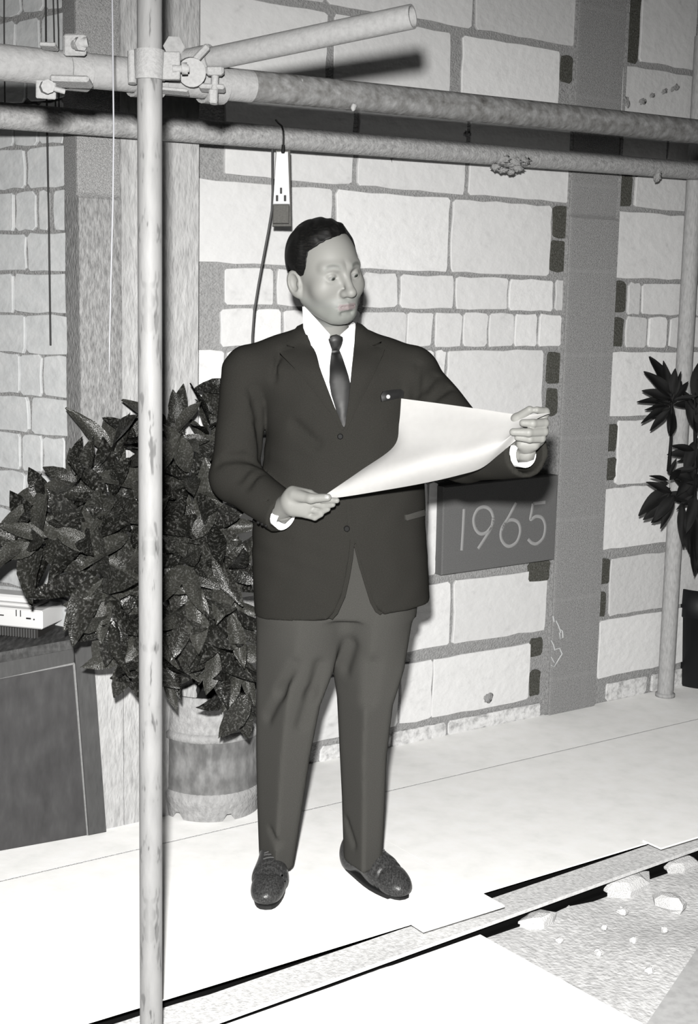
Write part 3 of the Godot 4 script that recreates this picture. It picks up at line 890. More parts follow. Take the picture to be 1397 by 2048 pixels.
# ------------------------------------------------------------------ cabinet, device
func build_cabinet() -> void:
	var a := level(-110, 1722, 0.0)
	var b := level(213, 1664, 0.0)
	var t := (b - a).normalized()
	var n := Vector3(-t.z, 0, t.x)
	var c := n.dot(b)
	var cab := thing("cabinet", "dark wooden cabinet with a framed panel at the lower left, below the shrub", "cabinet", b)
	var P := func(x: float, y: float, out: float) -> Vector3: return onplane(x, y, n, c + out)
	var st := fresh()
	var tr: Vector3 = P.call(186, 1288, 0.0)
	var tl: Vector3 = P.call(-110, 1344, 0.0)
	var back := -n * 0.30
	slab(st, [a, b, tr, tl], back, 0.002)
	put("body", done(st), M.cabinet_panel, cab)
	st = fresh()
	slab(st, [P.call(178, 1671, 0.012), P.call(213, 1664, 0.012), P.call(186, 1289, 0.012), P.call(149, 1296, 0.012)], -n * 0.014, 0.002)
	put("stile", done(st), M.cabinet_frame, cab)
	st = fresh()
	slab(st, [P.call(-110, 1381, 0.012), P.call(149, 1325, 0.012), P.call(149, 1296, 0.012), P.call(-110, 1345, 0.012)], -n * 0.014, 0.002)
	put("top_rail", done(st), M.cabinet_frame, cab)
	st = fresh()
	slab(st, [P.call(-110, 1379, 0.006), P.call(149, 1329, 0.006), P.call(149, 1325, 0.006), P.call(-110, 1375, 0.006)], -n * 0.008)
	slab(st, [P.call(174, 1671, 0.006), P.call(179, 1671, 0.006), P.call(150, 1327, 0.006), P.call(146, 1327, 0.006)], -n * 0.008)
	put("beading", done(st), M.tube_paint, cab)
	# top board
	var y1: float = P.call(188, 1272, 0.02).y
	var f0: Vector3 = P.call(188, 1290, 0.02)
	var f1: Vector3 = P.call(-110, 1346, 0.02)
	f0.y = P.call(188, 1290, 0.02).y
	st = fresh()
	var h0: Vector3 = P.call(188, 1271, 0.02)
	var h1: Vector3 = P.call(-110, 1324, 0.02)
	slab(st, [f1, f0, h0, h1], -n * 0.33, 0.003)
	put("top_board", done(st), M.cabinet_top, cab)
	# white device on the cabinet
	var yt := lerpf(h0.y, h1.y, 0.5) + 0.001
	var d0 := level(-70, 1266, yt)
	var d1 := level(77, 1280, yt)
	var u := (d1 - d0).normalized()
	var w := Vector3(u.z, 0, -u.x)
	if w.z > 0:
		w = -w
	var fr := Basis(u, Vector3.UP, -w)
	var yb := onplane(80, 1259, -w, (-w).dot(d1)).y
	var yu := onplane(90, 1222, -w, (-w).dot(d1)).y
	var wide := 0.30
	var deep := 0.12
	var o := d1 - u * wide * 0.5 + w * deep * 0.5
	var dev := thing("desk_device", "low white plastic device with slotted front and dark ribbed base, standing on the cabinet", "device", Vector3(o.x, yt, o.z))
	st = fresh()
	box(st, Vector3(o.x, 0.5 * (yt + yb), o.z), fr, Vector3(wide - 0.012, yb - yt, deep - 0.012), 0.003)
	put("base", done(st), M.dark_base, dev)
	st = fresh()
	for k in 26:
		var rp := d1 - u * (0.014 + k * 0.0085) - w * (-0.004)
		box(st, Vector3(rp.x, 0.5 * (yt + yb), rp.z), fr, Vector3(0.003, (yb - yt) * 0.85, 0.006), 0.001)
	put("ribs", done(st), M.cord_grey, dev)
	st = fresh()
	box(st, Vector3(o.x, 0.5 * (yb + yu), o.z) + u * 0.008, fr, Vector3(wide + 0.012, yu - yb, deep + 0.004), 0.004)
	put("case", done(st), M.white_plastic, dev)
	var fp := func(x: float, y: float, sx: float, sy: float) -> void:
		var s := fresh()
		var e := onplane(x, y, -w, (-w).dot(d1) + 0.003)
		box(s, e, fr, Vector3(sx, sy, 0.003), 0.0006)
		put("slot", done(s), M.black_plastic, dev)
	fp.call(32.5, 1226, 0.0022, 0.019)
	fp.call(41, 1227, 0.0022, 0.019)
	fp.call(57, 1237, 0.015, 0.0042)
	fp.call(68, 1239, 0.004, 0.004)
	fp.call(2, 1230, 0.018, 0.003)
	st = fresh()
	var yl := yu + 0.028
	box(st, Vector3(o.x, 0.5 * (yu + yl), o.z) - u * 0.02 + w * 0.014, fr, Vector3(wide - 0.02, yl - yu, 0.07), 0.006)
	put("lid", done(st), M.white_plastic, dev)
	st = fresh()
	box(st, Vector3(o.x, yu + 0.005, o.z) - u * 0.012 + w * 0.006, fr, Vector3(wide - 0.02, 0.010, 0.095), 0.003)
	put("lid_rim", done(st), M.white_plastic, dev)
	st = fresh()
	box(st, Vector3(o.x, yu + 0.014, o.z) + u * (wide * 0.5 - 0.028) - w * 0.016, fr, Vector3(0.008, 0.008, 0.02), 0.001)
	put("latch", done(st), M.cord_grey, dev)

# ------------------------------------------------------------------ plants
func leaf_mesh(width: float, fold: float, droop: float, twist: float, serrate: float) -> ArrayMesh:    # one metre long, along +Z, face up
	var st := fresh()
	smooth(st)
	var n := 9
	var rows := []
	for i in n + 1:
		var v := float(i) / n
		var half := width * 0.5 * pow(sin(PI * pow(v, 0.85) * 0.985 + 0.015), 0.85)
		if i % 2 == 1:
			half *= 1.0 + serrate
		var row := []
		for k in 5:
			var e := (k - 2) * 0.5
			var x := e * half
			var y := absf(e) * half * fold - droop * v * v + 0.02 * sin(v * 9.0 + e * 2.0) * absf(e) - (0.014 if k == 2 else 0.0)
			var a := twist * v
			row.append(Vector3(x * cos(a) - y * sin(a) * 0.3, y + x * sin(a), v * (1.0 - droop * 0.35 * v)))
		rows.append(row)
	for i in n:
		for k in 4:
			quad(st, rows[i][k], rows[i + 1][k], rows[i + 1][k + 1], rows[i][k + 1])
	return done(st)

func add_leaf(parent: Node3D, off: Vector3, mesh: Mesh, mat: Material, at: Vector3, dir: Vector3, face: Vector3, size: float) -> void:
	var o := MeshInstance3D.new()
	o.name = "leaf"
	o.mesh = mesh
	o.material_override = mat
	parent.add_child(o, true)
	var z := dir.normalized()
	var x := face.cross(z)
	if x.length() < 0.05:
		x = Vector3.RIGHT.cross(z)
	x = x.normalized()
	var y := z.cross(x)
	o.transform = Transform3D(Basis(x, y, z) * Basis.from_scale(Vector3.ONE * size), at - off)

func build_shrub() -> void:
	var at := level(420, 1641, 0.0)
	at += Vector3(at.x, 0, at.z).normalized() * 0.14
	var pot := thing("potted_shrub", "large speckled glossy-leaved shrub in a pale banded tub, behind the man on the left", "shrub", at)
	var st := fresh()
	var H := 0.385
	var R := 0.158
	lathe(st, at, [Vector2(R * 0.98, 0.245), Vector2(R * 1.045, 0.250), Vector2(R * 1.05, 0.268), Vector2(R * 0.99, 0.274), Vector2(R * 0.99, 0.274), Vector2(R * 0.96, H - 0.01), Vector2(R * 0.955, H), Vector2(R * 0.9, H), Vector2(R * 0.88, H - 0.03)], 48)
	var tub := put("tub", done(st), M.tub, pot)
	st = fresh()
	lathe(st, at, [Vector2(R * 1.02, 0.085), Vector2(R * 1.0, 0.095), Vector2(R * 0.985, 0.246)], 48)
	put("tub_wall", done(st), M.tub_dark, pot)
	st = fresh()
	# foot ring with arched notches
	smooth(st)
	var n := 72
	for k in n:
		var q := []
		for e in [k, k + 1]:
			var a: float = TAU * e / n
			var nt := 0.02 if (e % 12) == 5 or (e % 12) == 6 else 0.0
			var lo := Vector3(sin(a), 0, cos(a)) * R
			q.append([at + lo * 0.99 + Vector3.UP * (0.001 + nt), at + lo * 1.03 + Vector3.UP * 0.04, at + lo * 1.06 + Vector3.UP * 0.06, at + lo * 1.06 + Vector3.UP * 0.078, at + lo * 1.01 + Vector3.UP * 0.088])
		for i in 4:
			quad(st, q[0][i], q[1][i], q[1][i + 1], q[0][i + 1])
	put("foot_ring", done(st), M.tub, pot)
	st = fresh()
	lathe(st, at, [Vector2(R * 0.89, H - 0.04), Vector2(R * 0.4, H - 0.025), Vector2(0.0, H - 0.02)], 24)
	put("soil", done(st), M.soil, pot)
	var kinds := [leaf_mesh(0.31, 0.30, 0.16, 0.2, 0.05), leaf_mesh(0.36, 0.2, 0.32, -0.25, 0.07), leaf_mesh(0.28, 0.45, 0.08, 0.4, 0.04), leaf_mesh(0.38, 0.24, 0.24, 0.15, 0.06)]
	# rosettes of leaves: picture place, distance, leaf length, number of leaves, droop
	var ros := [[150, 965, 3.62, 0.13, 9, 0.1], [85, 1012, 3.58, 0.13, 8, 0.1], [55, 1075, 3.5, 0.14, 9, 0.25], [225, 905, 3.72, 0.14, 9, 0.0], [275, 880, 3.78, 0.12, 8, 0.0], [345, 868, 3.74, 0.14, 9, -0.1], [420, 850, 3.85, 0.13, 8, -0.1], [215, 985, 3.60, 0.15, 9, 0.1],
		[300, 960, 3.64, 0.14, 9, 0.1], [380, 945, 3.66, 0.14, 9, 0.1], [435, 960, 3.78, 0.13, 8, 0.1], [165, 1060, 3.52, 0.15, 9, 0.2], [255, 1065, 3.55, 0.15, 9, 0.2], [345, 1050, 3.62, 0.14, 9, 0.2], [425, 1050, 3.62, 0.15, 9, 0.1]]
	ros += [[195, 1150, 3.50, 0.15, 9, 0.35], [280, 1150, 3.56, 0.14, 8, 0.3], [370, 1130, 3.58, 0.15, 9, 0.3], [455, 1140, 3.64, 0.15, 9, 0.3], [225, 1235, 3.52, 0.15, 9, 0.6], [300, 1240, 3.6, 0.14, 8, 0.5], [375, 1215, 3.60, 0.16, 9, 0.6], [460, 1225, 3.66, 0.14, 9, 0.5],
		[265, 1310, 3.60, 0.13, 7, 0.6], [345, 1310, 3.68, 0.13, 8, 0.6], [430, 1300, 3.66, 0.14, 9, 0.5], [485, 1330, 3.72, 0.13, 7, 0.6], [480, 1400, 3.74, 0.12, 4, 0.8]]
	var crown := at + Vector3.UP * (H - 0.03)
	var mid := atd(330, 1090, 3.85)
	for q in ros:
		var c := atd(q[0], q[1], q[2])
		var axis := (c - mid).normalized() * 0.8 + Vector3(0, 0.15, 0.55)
		axis = axis.normalized()
		st = fresh()
		var bend := crown.lerp(c, 0.45) + Vector3.UP * 0.10 - axis * 0.03
		tube(st, [crown + Vector3(rng.randf_range(-0.06, 0.06), 0, rng.randf_range(-0.06, 0.06)), crown.lerp(bend, 0.5) + Vector3.UP * 0.03, bend, bend.lerp(c, 0.6), c], [0.008, 0.007, 0.006, 0.005, 0.004], 6)
		var br := put("branch", done(st), M.stem, pot)
		var u := side_of(axis)
		var v := axis.cross(u)
		var turn := rng.randf() * TAU
		for k in int(q[4]) + 1:
			var a := turn + k * 2.39996
			var open := lerpf(0.55, 1.35, float(k) / q[4])
			var radial := u * cos(a) + v * sin(a)
			var dir: Vector3 = axis * cos(open) + radial * sin(open) + Vector3.DOWN * q[5]
			var face := axis * sin(open) - radial * cos(open) + Vector3(0, 0.35, 0.2)
			var size: float = q[3] * rng.randf_range(0.9, 1.4)
			add_leaf(br, Vector3.ZERO, kinds[rng.randi() % 4], M["leaf_%d" % (rng.randi() % 3)], c - axis * 0.012 * k, dir, face, size)
	# single leaves that stand out of the crown
	var tips := [[352, 850, 350, 783, 3.74], [470, 775, 393, 768, 3.86], [150, 950, 148, 875, 3.62], [130, 985, 22, 988, 3.60], [235, 905, 180, 868, 3.72], [140, 1172, 62, 1182, 3.48], [500, 1385, 448, 1480, 3.62], [390, 1165, 400, 1300, 3.56], [385, 1080, 432, 1012, 3.56], [425, 1110, 478, 1205, 3.55], [240, 1235, 238, 1330, 3.50], [215, 1190, 198, 1282, 3.48],
		[110, 1060, 190, 1098, 3.46], [95, 1075, 4, 1048, 3.45], [80, 1090, 8, 1112, 3.45], [300, 1345, 222, 1352, 3.6], [330, 1350, 352, 1415, 3.66], [420, 880, 348, 880, 3.7], [430, 830, 395, 800, 3.84]]
	st = fresh()
	tube(st, [crown, crown.lerp(mid, 0.5) + Vector3(0.02, 0, 0.02), mid], [0.011, 0.009, 0.006], 7)
	var lead := put("branch", done(st), M.stem, pot)
	for q in tips:
		var a := atd(q[0], q[1], q[4] + 0.02)
		var b := atd(q[2], q[3], q[4])
		add_leaf(lead, Vector3.ZERO, kinds[rng.randi() % 4], M["leaf_%d" % (rng.randi() % 3)], a, b - a, Vector3(rng.randf_range(-0.4, 0.4), 0.5, 1.0), a.distance_to(b) * 1.12)

func build_right_plant() -> void:
	var at := level(1362, 1371, 0.0)
	at += WALL_T * 0.13 
	var R := 0.155
	var pot := thing("potted_plant", "dark potted plant with narrow upright leaves cut by the right edge of the picture", "plant", at)
	var st := fresh()
	lathe(st, at, [Vector2(R * 0.82, 0.0), Vector2(R * 0.86, 0.01), Vector2(R * 0.99, 0.30), Vector2(R * 1.0, 0.30), Vector2(R * 1.04, 0.305), Vector2(R * 1.04, 0.34), Vector2(R * 1.02, 0.42), Vector2(R * 0.96, 0.42), Vector2(R * 0.94, 0.38), Vector2(0.0, 0.37)], 40)
	put("pot", done(st), M.dark_pot, pot)
	var kinds := [leaf_mesh(0.26, 0.25, 0.15, 0.1, 0.0), leaf_mesh(0.32, 0.2, 0.25, -0.15, 0.0), leaf_mesh(0.22, 0.3, 0.05, 0.2, 0.0)]
	var foot := at + Vector3.UP * 0.37
	var top := atd(1344, 800, 5.12)
	var stems := [[foot, foot.lerp(top, 0.5) + Vector3(0.02, 0, 0.03), atd(1338, 940, 5.12), atd(1343, 880, 5.12), top], [foot, atd(1385, 1080, 5.2), atd(1392, 950, 5.15), atd(1390, 800, 5.15)], [foot, atd(1420, 1050, 5.2), atd(1440, 900, 5.2), atd(1445, 760, 5.2)]]
	var tips := [[[1346, 795, 1318, 714], [1345, 795, 1303, 742], [1344, 798, 1296, 778], [1344, 800, 1284, 802], [1342, 808, 1290, 840], [1346, 790, 1350, 742], [1344, 805, 1306, 812], [1348, 800, 1392, 792], [1346, 812, 1340, 860], [1345, 800, 1362, 750], [1338, 960, 1305, 952], [1342, 975, 1282, 1018], [1345, 985, 1302, 965], [1348, 1000, 1294, 1030], [1350, 990, 1312, 1035], [1345, 945, 1390, 935], [1340, 950, 1352, 920]],
		[[1365, 1005, 1366, 1082], [1390, 810, 1360, 775], [1392, 800, 1396, 728], [1390, 900, 1350, 890], [1392, 905, 1345, 905], [1388, 960, 1352, 945], [1388, 980, 1345, 1000], [1390, 1000, 1340, 985], [1392, 1020, 1385, 1100], [1390, 1040, 1398, 1140], [1394, 860, 1378, 800], [1392, 880, 1372, 940], [1390, 930, 1365, 990], [1392, 990, 1376, 1060], [1394, 1000, 1400, 1070], [1392, 830, 1420, 780], [1390, 950, 1425, 1000]],
		[[1440, 800, 1405, 760], [1440, 860, 1395, 880], [1440, 920, 1395, 960], [1440, 960, 1400, 1010], [1445, 780, 1470, 720], [1440, 860, 1480, 830], [1440, 930, 1490, 960], [1445, 770, 1430, 710]]]
	for i in 3:
		st = fresh()
		tube(st, stems[i], [0.010, 0.009, 0.008, 0.006, 0.005], 7)
		var s := put("stem", done(st), M.dark_leaf, pot)
		for q in tips[i]:
			for r in 2:
				var d := 5.1 + 0.05 * i + rng.randf_range(-0.04, 0.04)
				var a := atd(q[0], q[1] + 10 * r, d)
				var b := atd(q[2] + 12 * r, q[3] + 16 * r, d - 0.03 + 0.05 * r)
				add_leaf(s, Vector3.ZERO, kinds[rng.randi() % 3], M.dark_leaf, a, b - a, Vector3(rng.randf_range(-0.6, 0.6), 0.5, 1.0), a.distance_to(b) * 1.15)

# ------------------------------------------------------------------ date stone, socket, cords
func stroke(parent: Node3D, pts: Array) -> void:
	var st := fresh()
	var q := []
	var c := Curve3D.new()
	for p in pts:
		q.append(onplane(770.0 + p[0] / 3.676, 750.0 + p[1] / 3.676, WALL_N, WALL_C + 0.0457))
	for i in q.size():
		var tan: Vector3 = (q[mini(i + 1, q.size() - 1)] - q[maxi(i - 1, 0)]) * 0.17
		c.add_point(q[i], -tan, tan)
	c.bake_interval = 0.004
	var b := c.get_baked_points()
	smooth(st)
	for i in b.size() - 1:
		var d := (b[i + 1] - b[i]).normalized()
		var d0 := d if i == 0 else (b[i + 1] - b[i - 1]).normalized()
		var d1 := d if i == b.size() - 2 else (b[i + 2] - b[i]).normalized()
		var w0 := WALL_N.cross(d0) * 0.0058
		var w1 := WALL_N.cross(d1) * 0.0058
		var dn := -WALL_N * 0.0012
		quad(st, b[i] - w0, b[i + 1] - w1, b[i + 1] + w1, b[i] + w0)
		quad(st, b[i] + w0, b[i + 1] + w1, b[i + 1] + w1 * 1.15 + dn, b[i] + w0 * 1.15 + dn)
		quad(st, b[i] - w0 * 1.15 + dn, b[i + 1] - w1 * 1.15 + dn, b[i + 1] - w1, b[i] - w0)
	put("numeral", done(st), M.chalk, parent)

func build_small_things() -> void:
	var c := WALL_C + 0.045
	var mid := onplane(1000, 1060, WALL_N, c)
	var stone := thing("date_stone", "dark grey stone block let into the wall, bearing the date 1965 in thin pale numerals", "date stone", mid)
	var st := fresh()
	slab(st, [onplane(884, 1151, WALL_N, c), onplane(1110, 1119, WALL_N, c), onplane(1118, 950, WALL_N, c), onplane(888, 974, WALL_N, c)], -WALL_N * 0.10, 0.004)
	put("slab", done(st), M.date_stone, stone)
	stroke(stone, [[585, 985], [578, 1130], [568, 1290]])
	stroke(stone, [[796, 1095], [800, 1050], [780, 995], [735, 970], [685, 990], [656, 1055], [666, 1125], [702, 1166], [748, 1158], [790, 1108]])
	stroke(stone, [[800, 1050], [785, 1120], [745, 1190], [688, 1278]])
	stroke(stone, [[968, 940], [910, 1050], [862, 1130], [858, 1200], [890, 1250], [930, 1257], [975, 1222], [998, 1150], [985, 1088], [940, 1065], [890, 1085], [862, 1140]])
	stroke(stone, [[1182, 935], [1092, 945]])
	stroke(stone, [[1092, 945], [1083, 1005], [1075, 1062], [1115, 1040], [1160, 1052], [1182, 1110], [1170, 1190], [1125, 1238], [1085, 1235], [1055, 1205]])
	# trailing socket on its hook
	var d := 3.93
	var so := thing("socket_outlet", "white hanging electrical socket on a wooden block, hooked over the lower scaffold tube", "socket", atd(563, 380, d))
	st = fresh()
	slab(st, [atd(546.5, 407, d), atd(580, 407, d), atd(576.5, 303, d), atd(553, 303, d)], -lens.z * 0.03, 0.003)
	put("face_plate", done(st), M.socket_white, so)
	for q in [[562.5, 381.5, 0.0065], [554.5, 396.5, 0.0072], [570.5, 396.5, 0.0072]]:
		st = fresh()
		box(st, atd(q[0], q[1], d), lens, Vector3(q[2], 0.018, 0.003), 0.0006)
		put("slot", done(st), M.black_plastic, so)
	st = fresh()
	slab(st, [atd(546, 446, d + 0.004), atd(578, 446, d + 0.004), atd(578.5, 409, d + 0.004), atd(548, 409, d + 0.004)], -lens.z * 0.03, 0.002)
	put("wooden_block", done(st), M.socket_wood, so)
	st = fresh()
	slab(st, [atd(545, 452, d + 0.02), atd(583, 452, d + 0.02), atd(581, 300, d + 0.035), atd(552, 300, d + 0.035)], -lens.z * 0.012, 0.002)
	put("back_board", done(st), M.socket_wood, so)
	st = fresh()
	tube(st, [atd(566.5, 308, d + 0.004), atd(566.8, 298, d + 0.004), atd(567, 290, d + 0.004)], [0.0062, 0.0055, 0.0045], 12)
	put("grommet", done(st), M.cord_black, so)
	st = fresh()
	tube(st, [atd(567, 292, d + 0.004), atd(567.5, 275, d - 0.002), atd(567, 262, d - 0.002), atd(564, 252, d + 0.004), atd(558, 247, d + 0.018), atd(552, 240, d + 0.05)], [0.0028], 8)
	put("hook", done(st), M.cord_black, so)
	st = fresh()
	tube(st, [atd(546, 278, 4.02), atd(545, 300, 4.0), atd(545, 345, 3.985), atd(545.5, 385, 3.98), atd(544, 420, 3.98), atd(537, 462, 3.99), atd(527, 515, 4.0), atd(517, 570, 4.02), atd(509, 620, 4.03), atd(505, 672, 4.03), atd(504, 760, 4.0), atd(500, 860, 3.95)], [0.0032], 8)
	tag(put("power_cord", done(st), M.cord_grey), "dark power cord hanging beside the socket, running down behind the man's shoulder", "cord")
	# cords and wires at the left
	st = fresh()
	tube(st, [atd(224, -40, 2.34), atd(226, 120, 2.34), atd(227.5, 260, 2.34), atd(226, 400, 2.34), atd(222, 560, 2.34), atd(219, 690, 2.34), atd(218.5, 745, 2.34)], [0.0015, 0.0015, 0.0015, 0.0015, 0.0013, 0.0011, 0.0006], 7)
	tag(put("hanging_string", done(st), M.cord_white), "thin white string hanging in front of the tubes, left of the upright pole", "string")
	var wires := [[[91, -60], [92, 90], [95, 300], [98, 470], [101, 690]], [[8, -60], [8, 40], [9, 150], [10, 215]], [[105, -60], [108, 60], [110, 150], [111, 215]], [[113, -60], [117, 60], [118, 150], [118, 215]]]
	var says := ["dark wire hanging down the left block wall, the longest of them", "dark thin wire at the top left corner, nearest the picture's left edge", "thin dark wire at the top left between two others, left one of the close pair", "thin dark wire at the top left, right one of the close pair beside the column"]
	for k in 4:
		st = fresh()
		var pts := []
		for q in wires[k]:
			pts.append(onplane(q[0], q[1], SIDE_N, side_c + 0.035))
		tube(st, pts, [0.0028 if k == 0 else 0.002], 6)
		tag(put("hanging_wire", done(st), M.wire_dark), says[k], "wire", "wires on the left wall")

# ------------------------------------------------------------------ bodies as distance fields, meshed with surface nets
func smin(a: float, b: float, k: float) -> float:
	var h := maxf(k - absf(a - b), 0.0) / k
	return minf(a, b) - h * h * k * 0.25

func smax(a: float, b: float, k: float) -> float:
	var h := maxf(k - absf(a - b), 0.0) / k
	return maxf(a, b) + h * h * k * 0.25

func ell(p: Vector3, c: Vector3, r: Vector3) -> float:
	var q := p - c
	var k0 := (q / r).length()
	var k1 := (q / (r * r)).length()
	return k0 * (k0 - 1.0) / k1 if k1 > 0.000001 else -minf(r.x, minf(r.y, r.z))

func cap(p: Vector3, a: Vector3, b: Vector3, ra: float, rb: float) -> float:
	var pa := p - a
	var ba := b - a
	var h := clampf(pa.dot(ba) / ba.length_squared(), 0.0, 1.0)
	return (pa - ba * h).length() - lerpf(ra, rb, h)

func poly(p: Vector2, v: PackedVector2Array) -> float:      # signed distance to a polygon
	var d := (p - v[0]).length_squared()
	var s := 1.0
	var n := v.size()
	var j := n - 1
	for i in n:
		var e := v[j] - v[i]
		var w := p - v[i]
		var b := w - e * clampf(w.dot(e) / e.length_squared(), 0.0, 1.0)
		d = minf(d, b.length_squared())
		var c1 := p.y >= v[i].y
		var c2 := p.y < v[j].y
		var c3 := e.x * w.y > e.y * w.x
		if (c1 and c2 and c3) or (not c1 and not c2 and not c3):
			s = -s
		j = i
	return s * sqrt(d)

func nets(f: Callable, lo: Vector3, hi: Vector3, h: float) -> Array:     # [points, triangles]
	var nx := int(ceil((hi.x - lo.x) / h / 8.0)) * 8
	var ny := int(ceil((hi.y - lo.y) / h / 8.0)) * 8
	var nz := int(ceil((hi.z - lo.z) / h / 8.0)) * 8
	var sx := nx + 1
	var sxy := sx * (ny + 1)
	var val := PackedFloat32Array()
	val.resize(sxy * (nz + 1))
	val.fill(1e9)
	var cell := PackedInt32Array()
	cell.resize(nx * ny * nz)
	cell.fill(-1)
	var pts := PackedVector3Array()
	var act := PackedInt32Array()
	var todo := []
	for k in range(0, nz, 8):
		for j in range(0, ny, 8):
			for i in range(0, nx, 8):
				todo.append([i, j, k, 8])
	while todo.size() > 0:
		var t: Array = todo.pop_back()
		var s: int = t[3]
		var i0: int = t[0]
		var j0: int = t[1]
		var k0: int = t[2]
		var d: float = f.call(lo + Vector3(i0 + s * 0.5, j0 + s * 0.5, k0 + s * 0.5) * h)
		if absf(d) > s * h * 1.0:
			continue
		if s > 2:
			var e := s / 2
			for q in 8:
				todo.append([i0 + (q & 1) * e, j0 + ((q >> 1) & 1) * e, k0 + (q >> 2) * e, e])
			continue
		for kk in 3:
			for jj in 3:
				for ii in 3:
					var at := (k0 + kk) * sxy + (j0 + jj) * sx + i0 + ii
					if val[at] > 1e8:
						val[at] = f.call(lo + Vector3(i0 + ii, j0 + jj, k0 + kk) * h)
		for q in 8:
			var i := i0 + (q & 1)
			var j := j0 + ((q >> 1) & 1)
			var k := k0 + (q >> 2)
			var b := k * sxy + j * sx + i
			var v := [val[b], val[b + 1], val[b + sx], val[b + sx + 1], val[b + sxy], val[b + sxy + 1], val[b + sxy + sx], val[b + sxy + sx + 1]]
			var neg := 0
			for w in v:
				if w < 0.0:
					neg += 1
			if neg == 0 or neg == 8:
				continue
			var sum := Vector3.ZERO
			var cnt := 0
			for ax in 3:
				var bit := 1 << ax
				for c in 8:
					if c & bit:
						continue
					var va: float = v[c]
					var vb: float = v[c | bit]
					if (va < 0.0) != (vb < 0.0):
						var m := va / (va - vb)
						var p := Vector3(c & 1, (c >> 1) & 1, c >> 2)
						p[ax] += m
						sum += p
						cnt += 1
			cell[(k * ny + j) * nx + i] = pts.size()
			pts.append(lo + (Vector3(i, j, k) + sum / cnt) * h)
			act.append(i)
			act.append(j)
			act.append(k)
	var idx := PackedInt32Array()
	var row := nx
	var lay := nx * ny
	for a in act.size() / 3:
		var i := act[3 * a]
		var j := act[3 * a + 1]
		var k := act[3 * a + 2]
		var b := k * sxy + j * sx + i
		var c := (k * ny + j) * nx + i
		var v0 := val[b]
		for ax in 3:
			var v1 := val[b + [1, sx, sxy][ax]]
			if (v0 < 0.0) == (v1 < 0.0):
				continue
			var c1 := 0
			var c2 := 0
			if ax == 0:
				if j == 0 or k == 0: continue
				c1 = c - row
				c2 = c - lay
			elif ax == 1:
				if k == 0 or i == 0: continue
				c1 = c - lay
				c2 = c - 1
			else:
				if i == 0 or j == 0: continue
				c1 = c - 1
				c2 = c - row
			var q0 := cell[c1 + c2 - c]
			var q1 := cell[c2]
			var q2 := cell[c]
			var q3 := cell[c1]
			if q0 < 0 or q1 < 0 or q3 < 0:
				continue
			if v0 < 0.0:
				idx.append_array([q0, q2, q1, q0, q3, q2])
			else:
				idx.append_array([q0, q1, q2, q0, q2, q3])
	return [pts, idx]

func net_mesh(parts: Array, paint = null) -> ArrayMesh:
	var v := PackedVector3Array()
	var ix := PackedInt32Array()
	for p in parts:
		var o := v.size()
		v.append_array(p[0])
		for t in p[1]:
			ix.append(t + o)
	var nr := PackedVector3Array()
	nr.resize(v.size())
	for t in range(0, ix.size(), 3):
		var a := ix[t]
		var b := ix[t + 1]
		var c := ix[t + 2]
		var fn := (v[c] - v[a]).cross(v[b] - v[a])
		nr[a] += fn
		nr[b] += fn
		nr[c] += fn
	for i in nr.size():
		nr[i] = nr[i].normalized()
	var arr := []
	arr.resize(Mesh.ARRAY_MAX)
	arr[Mesh.ARRAY_VERTEX] = v
	arr[Mesh.ARRAY_NORMAL] = nr
	arr[Mesh.ARRAY_INDEX] = ix
	if paint != null:
		var col := PackedColorArray()
		for p in v:
			col.append(paint.call(p))
		arr[Mesh.ARRAY_COLOR] = col
	var m := ArrayMesh.new()
	m.add_surface_from_arrays(Mesh.PRIMITIVE_TRIANGLES, arr)
	return m

func hit(f: Callable, x: float, y: float) -> Vector3:       # where the sight line through a pixel first meets the body
	var r := ray(x, y)
	var l := r.length()
	var t := 2.7
	for i in 90:
		var d: float = f.call(EYE + r * t)
		if absf(d) < 0.0003:
			break
		t += maxf(d * 0.75, -0.02) / l
		if t > 4.2:
			break
	return EYE + r * t

func slope(f: Callable, p: Vector3) -> Vector3:
	var e := 0.004
	return Vector3(f.call(p + Vector3(e, 0, 0)) - f.call(p - Vector3(e, 0, 0)), f.call(p + Vector3(0, e, 0)) - f.call(p - Vector3(0, e, 0)), f.call(p + Vector3(0, 0, e)) - f.call(p - Vector3(0, 0, e))).normalized()

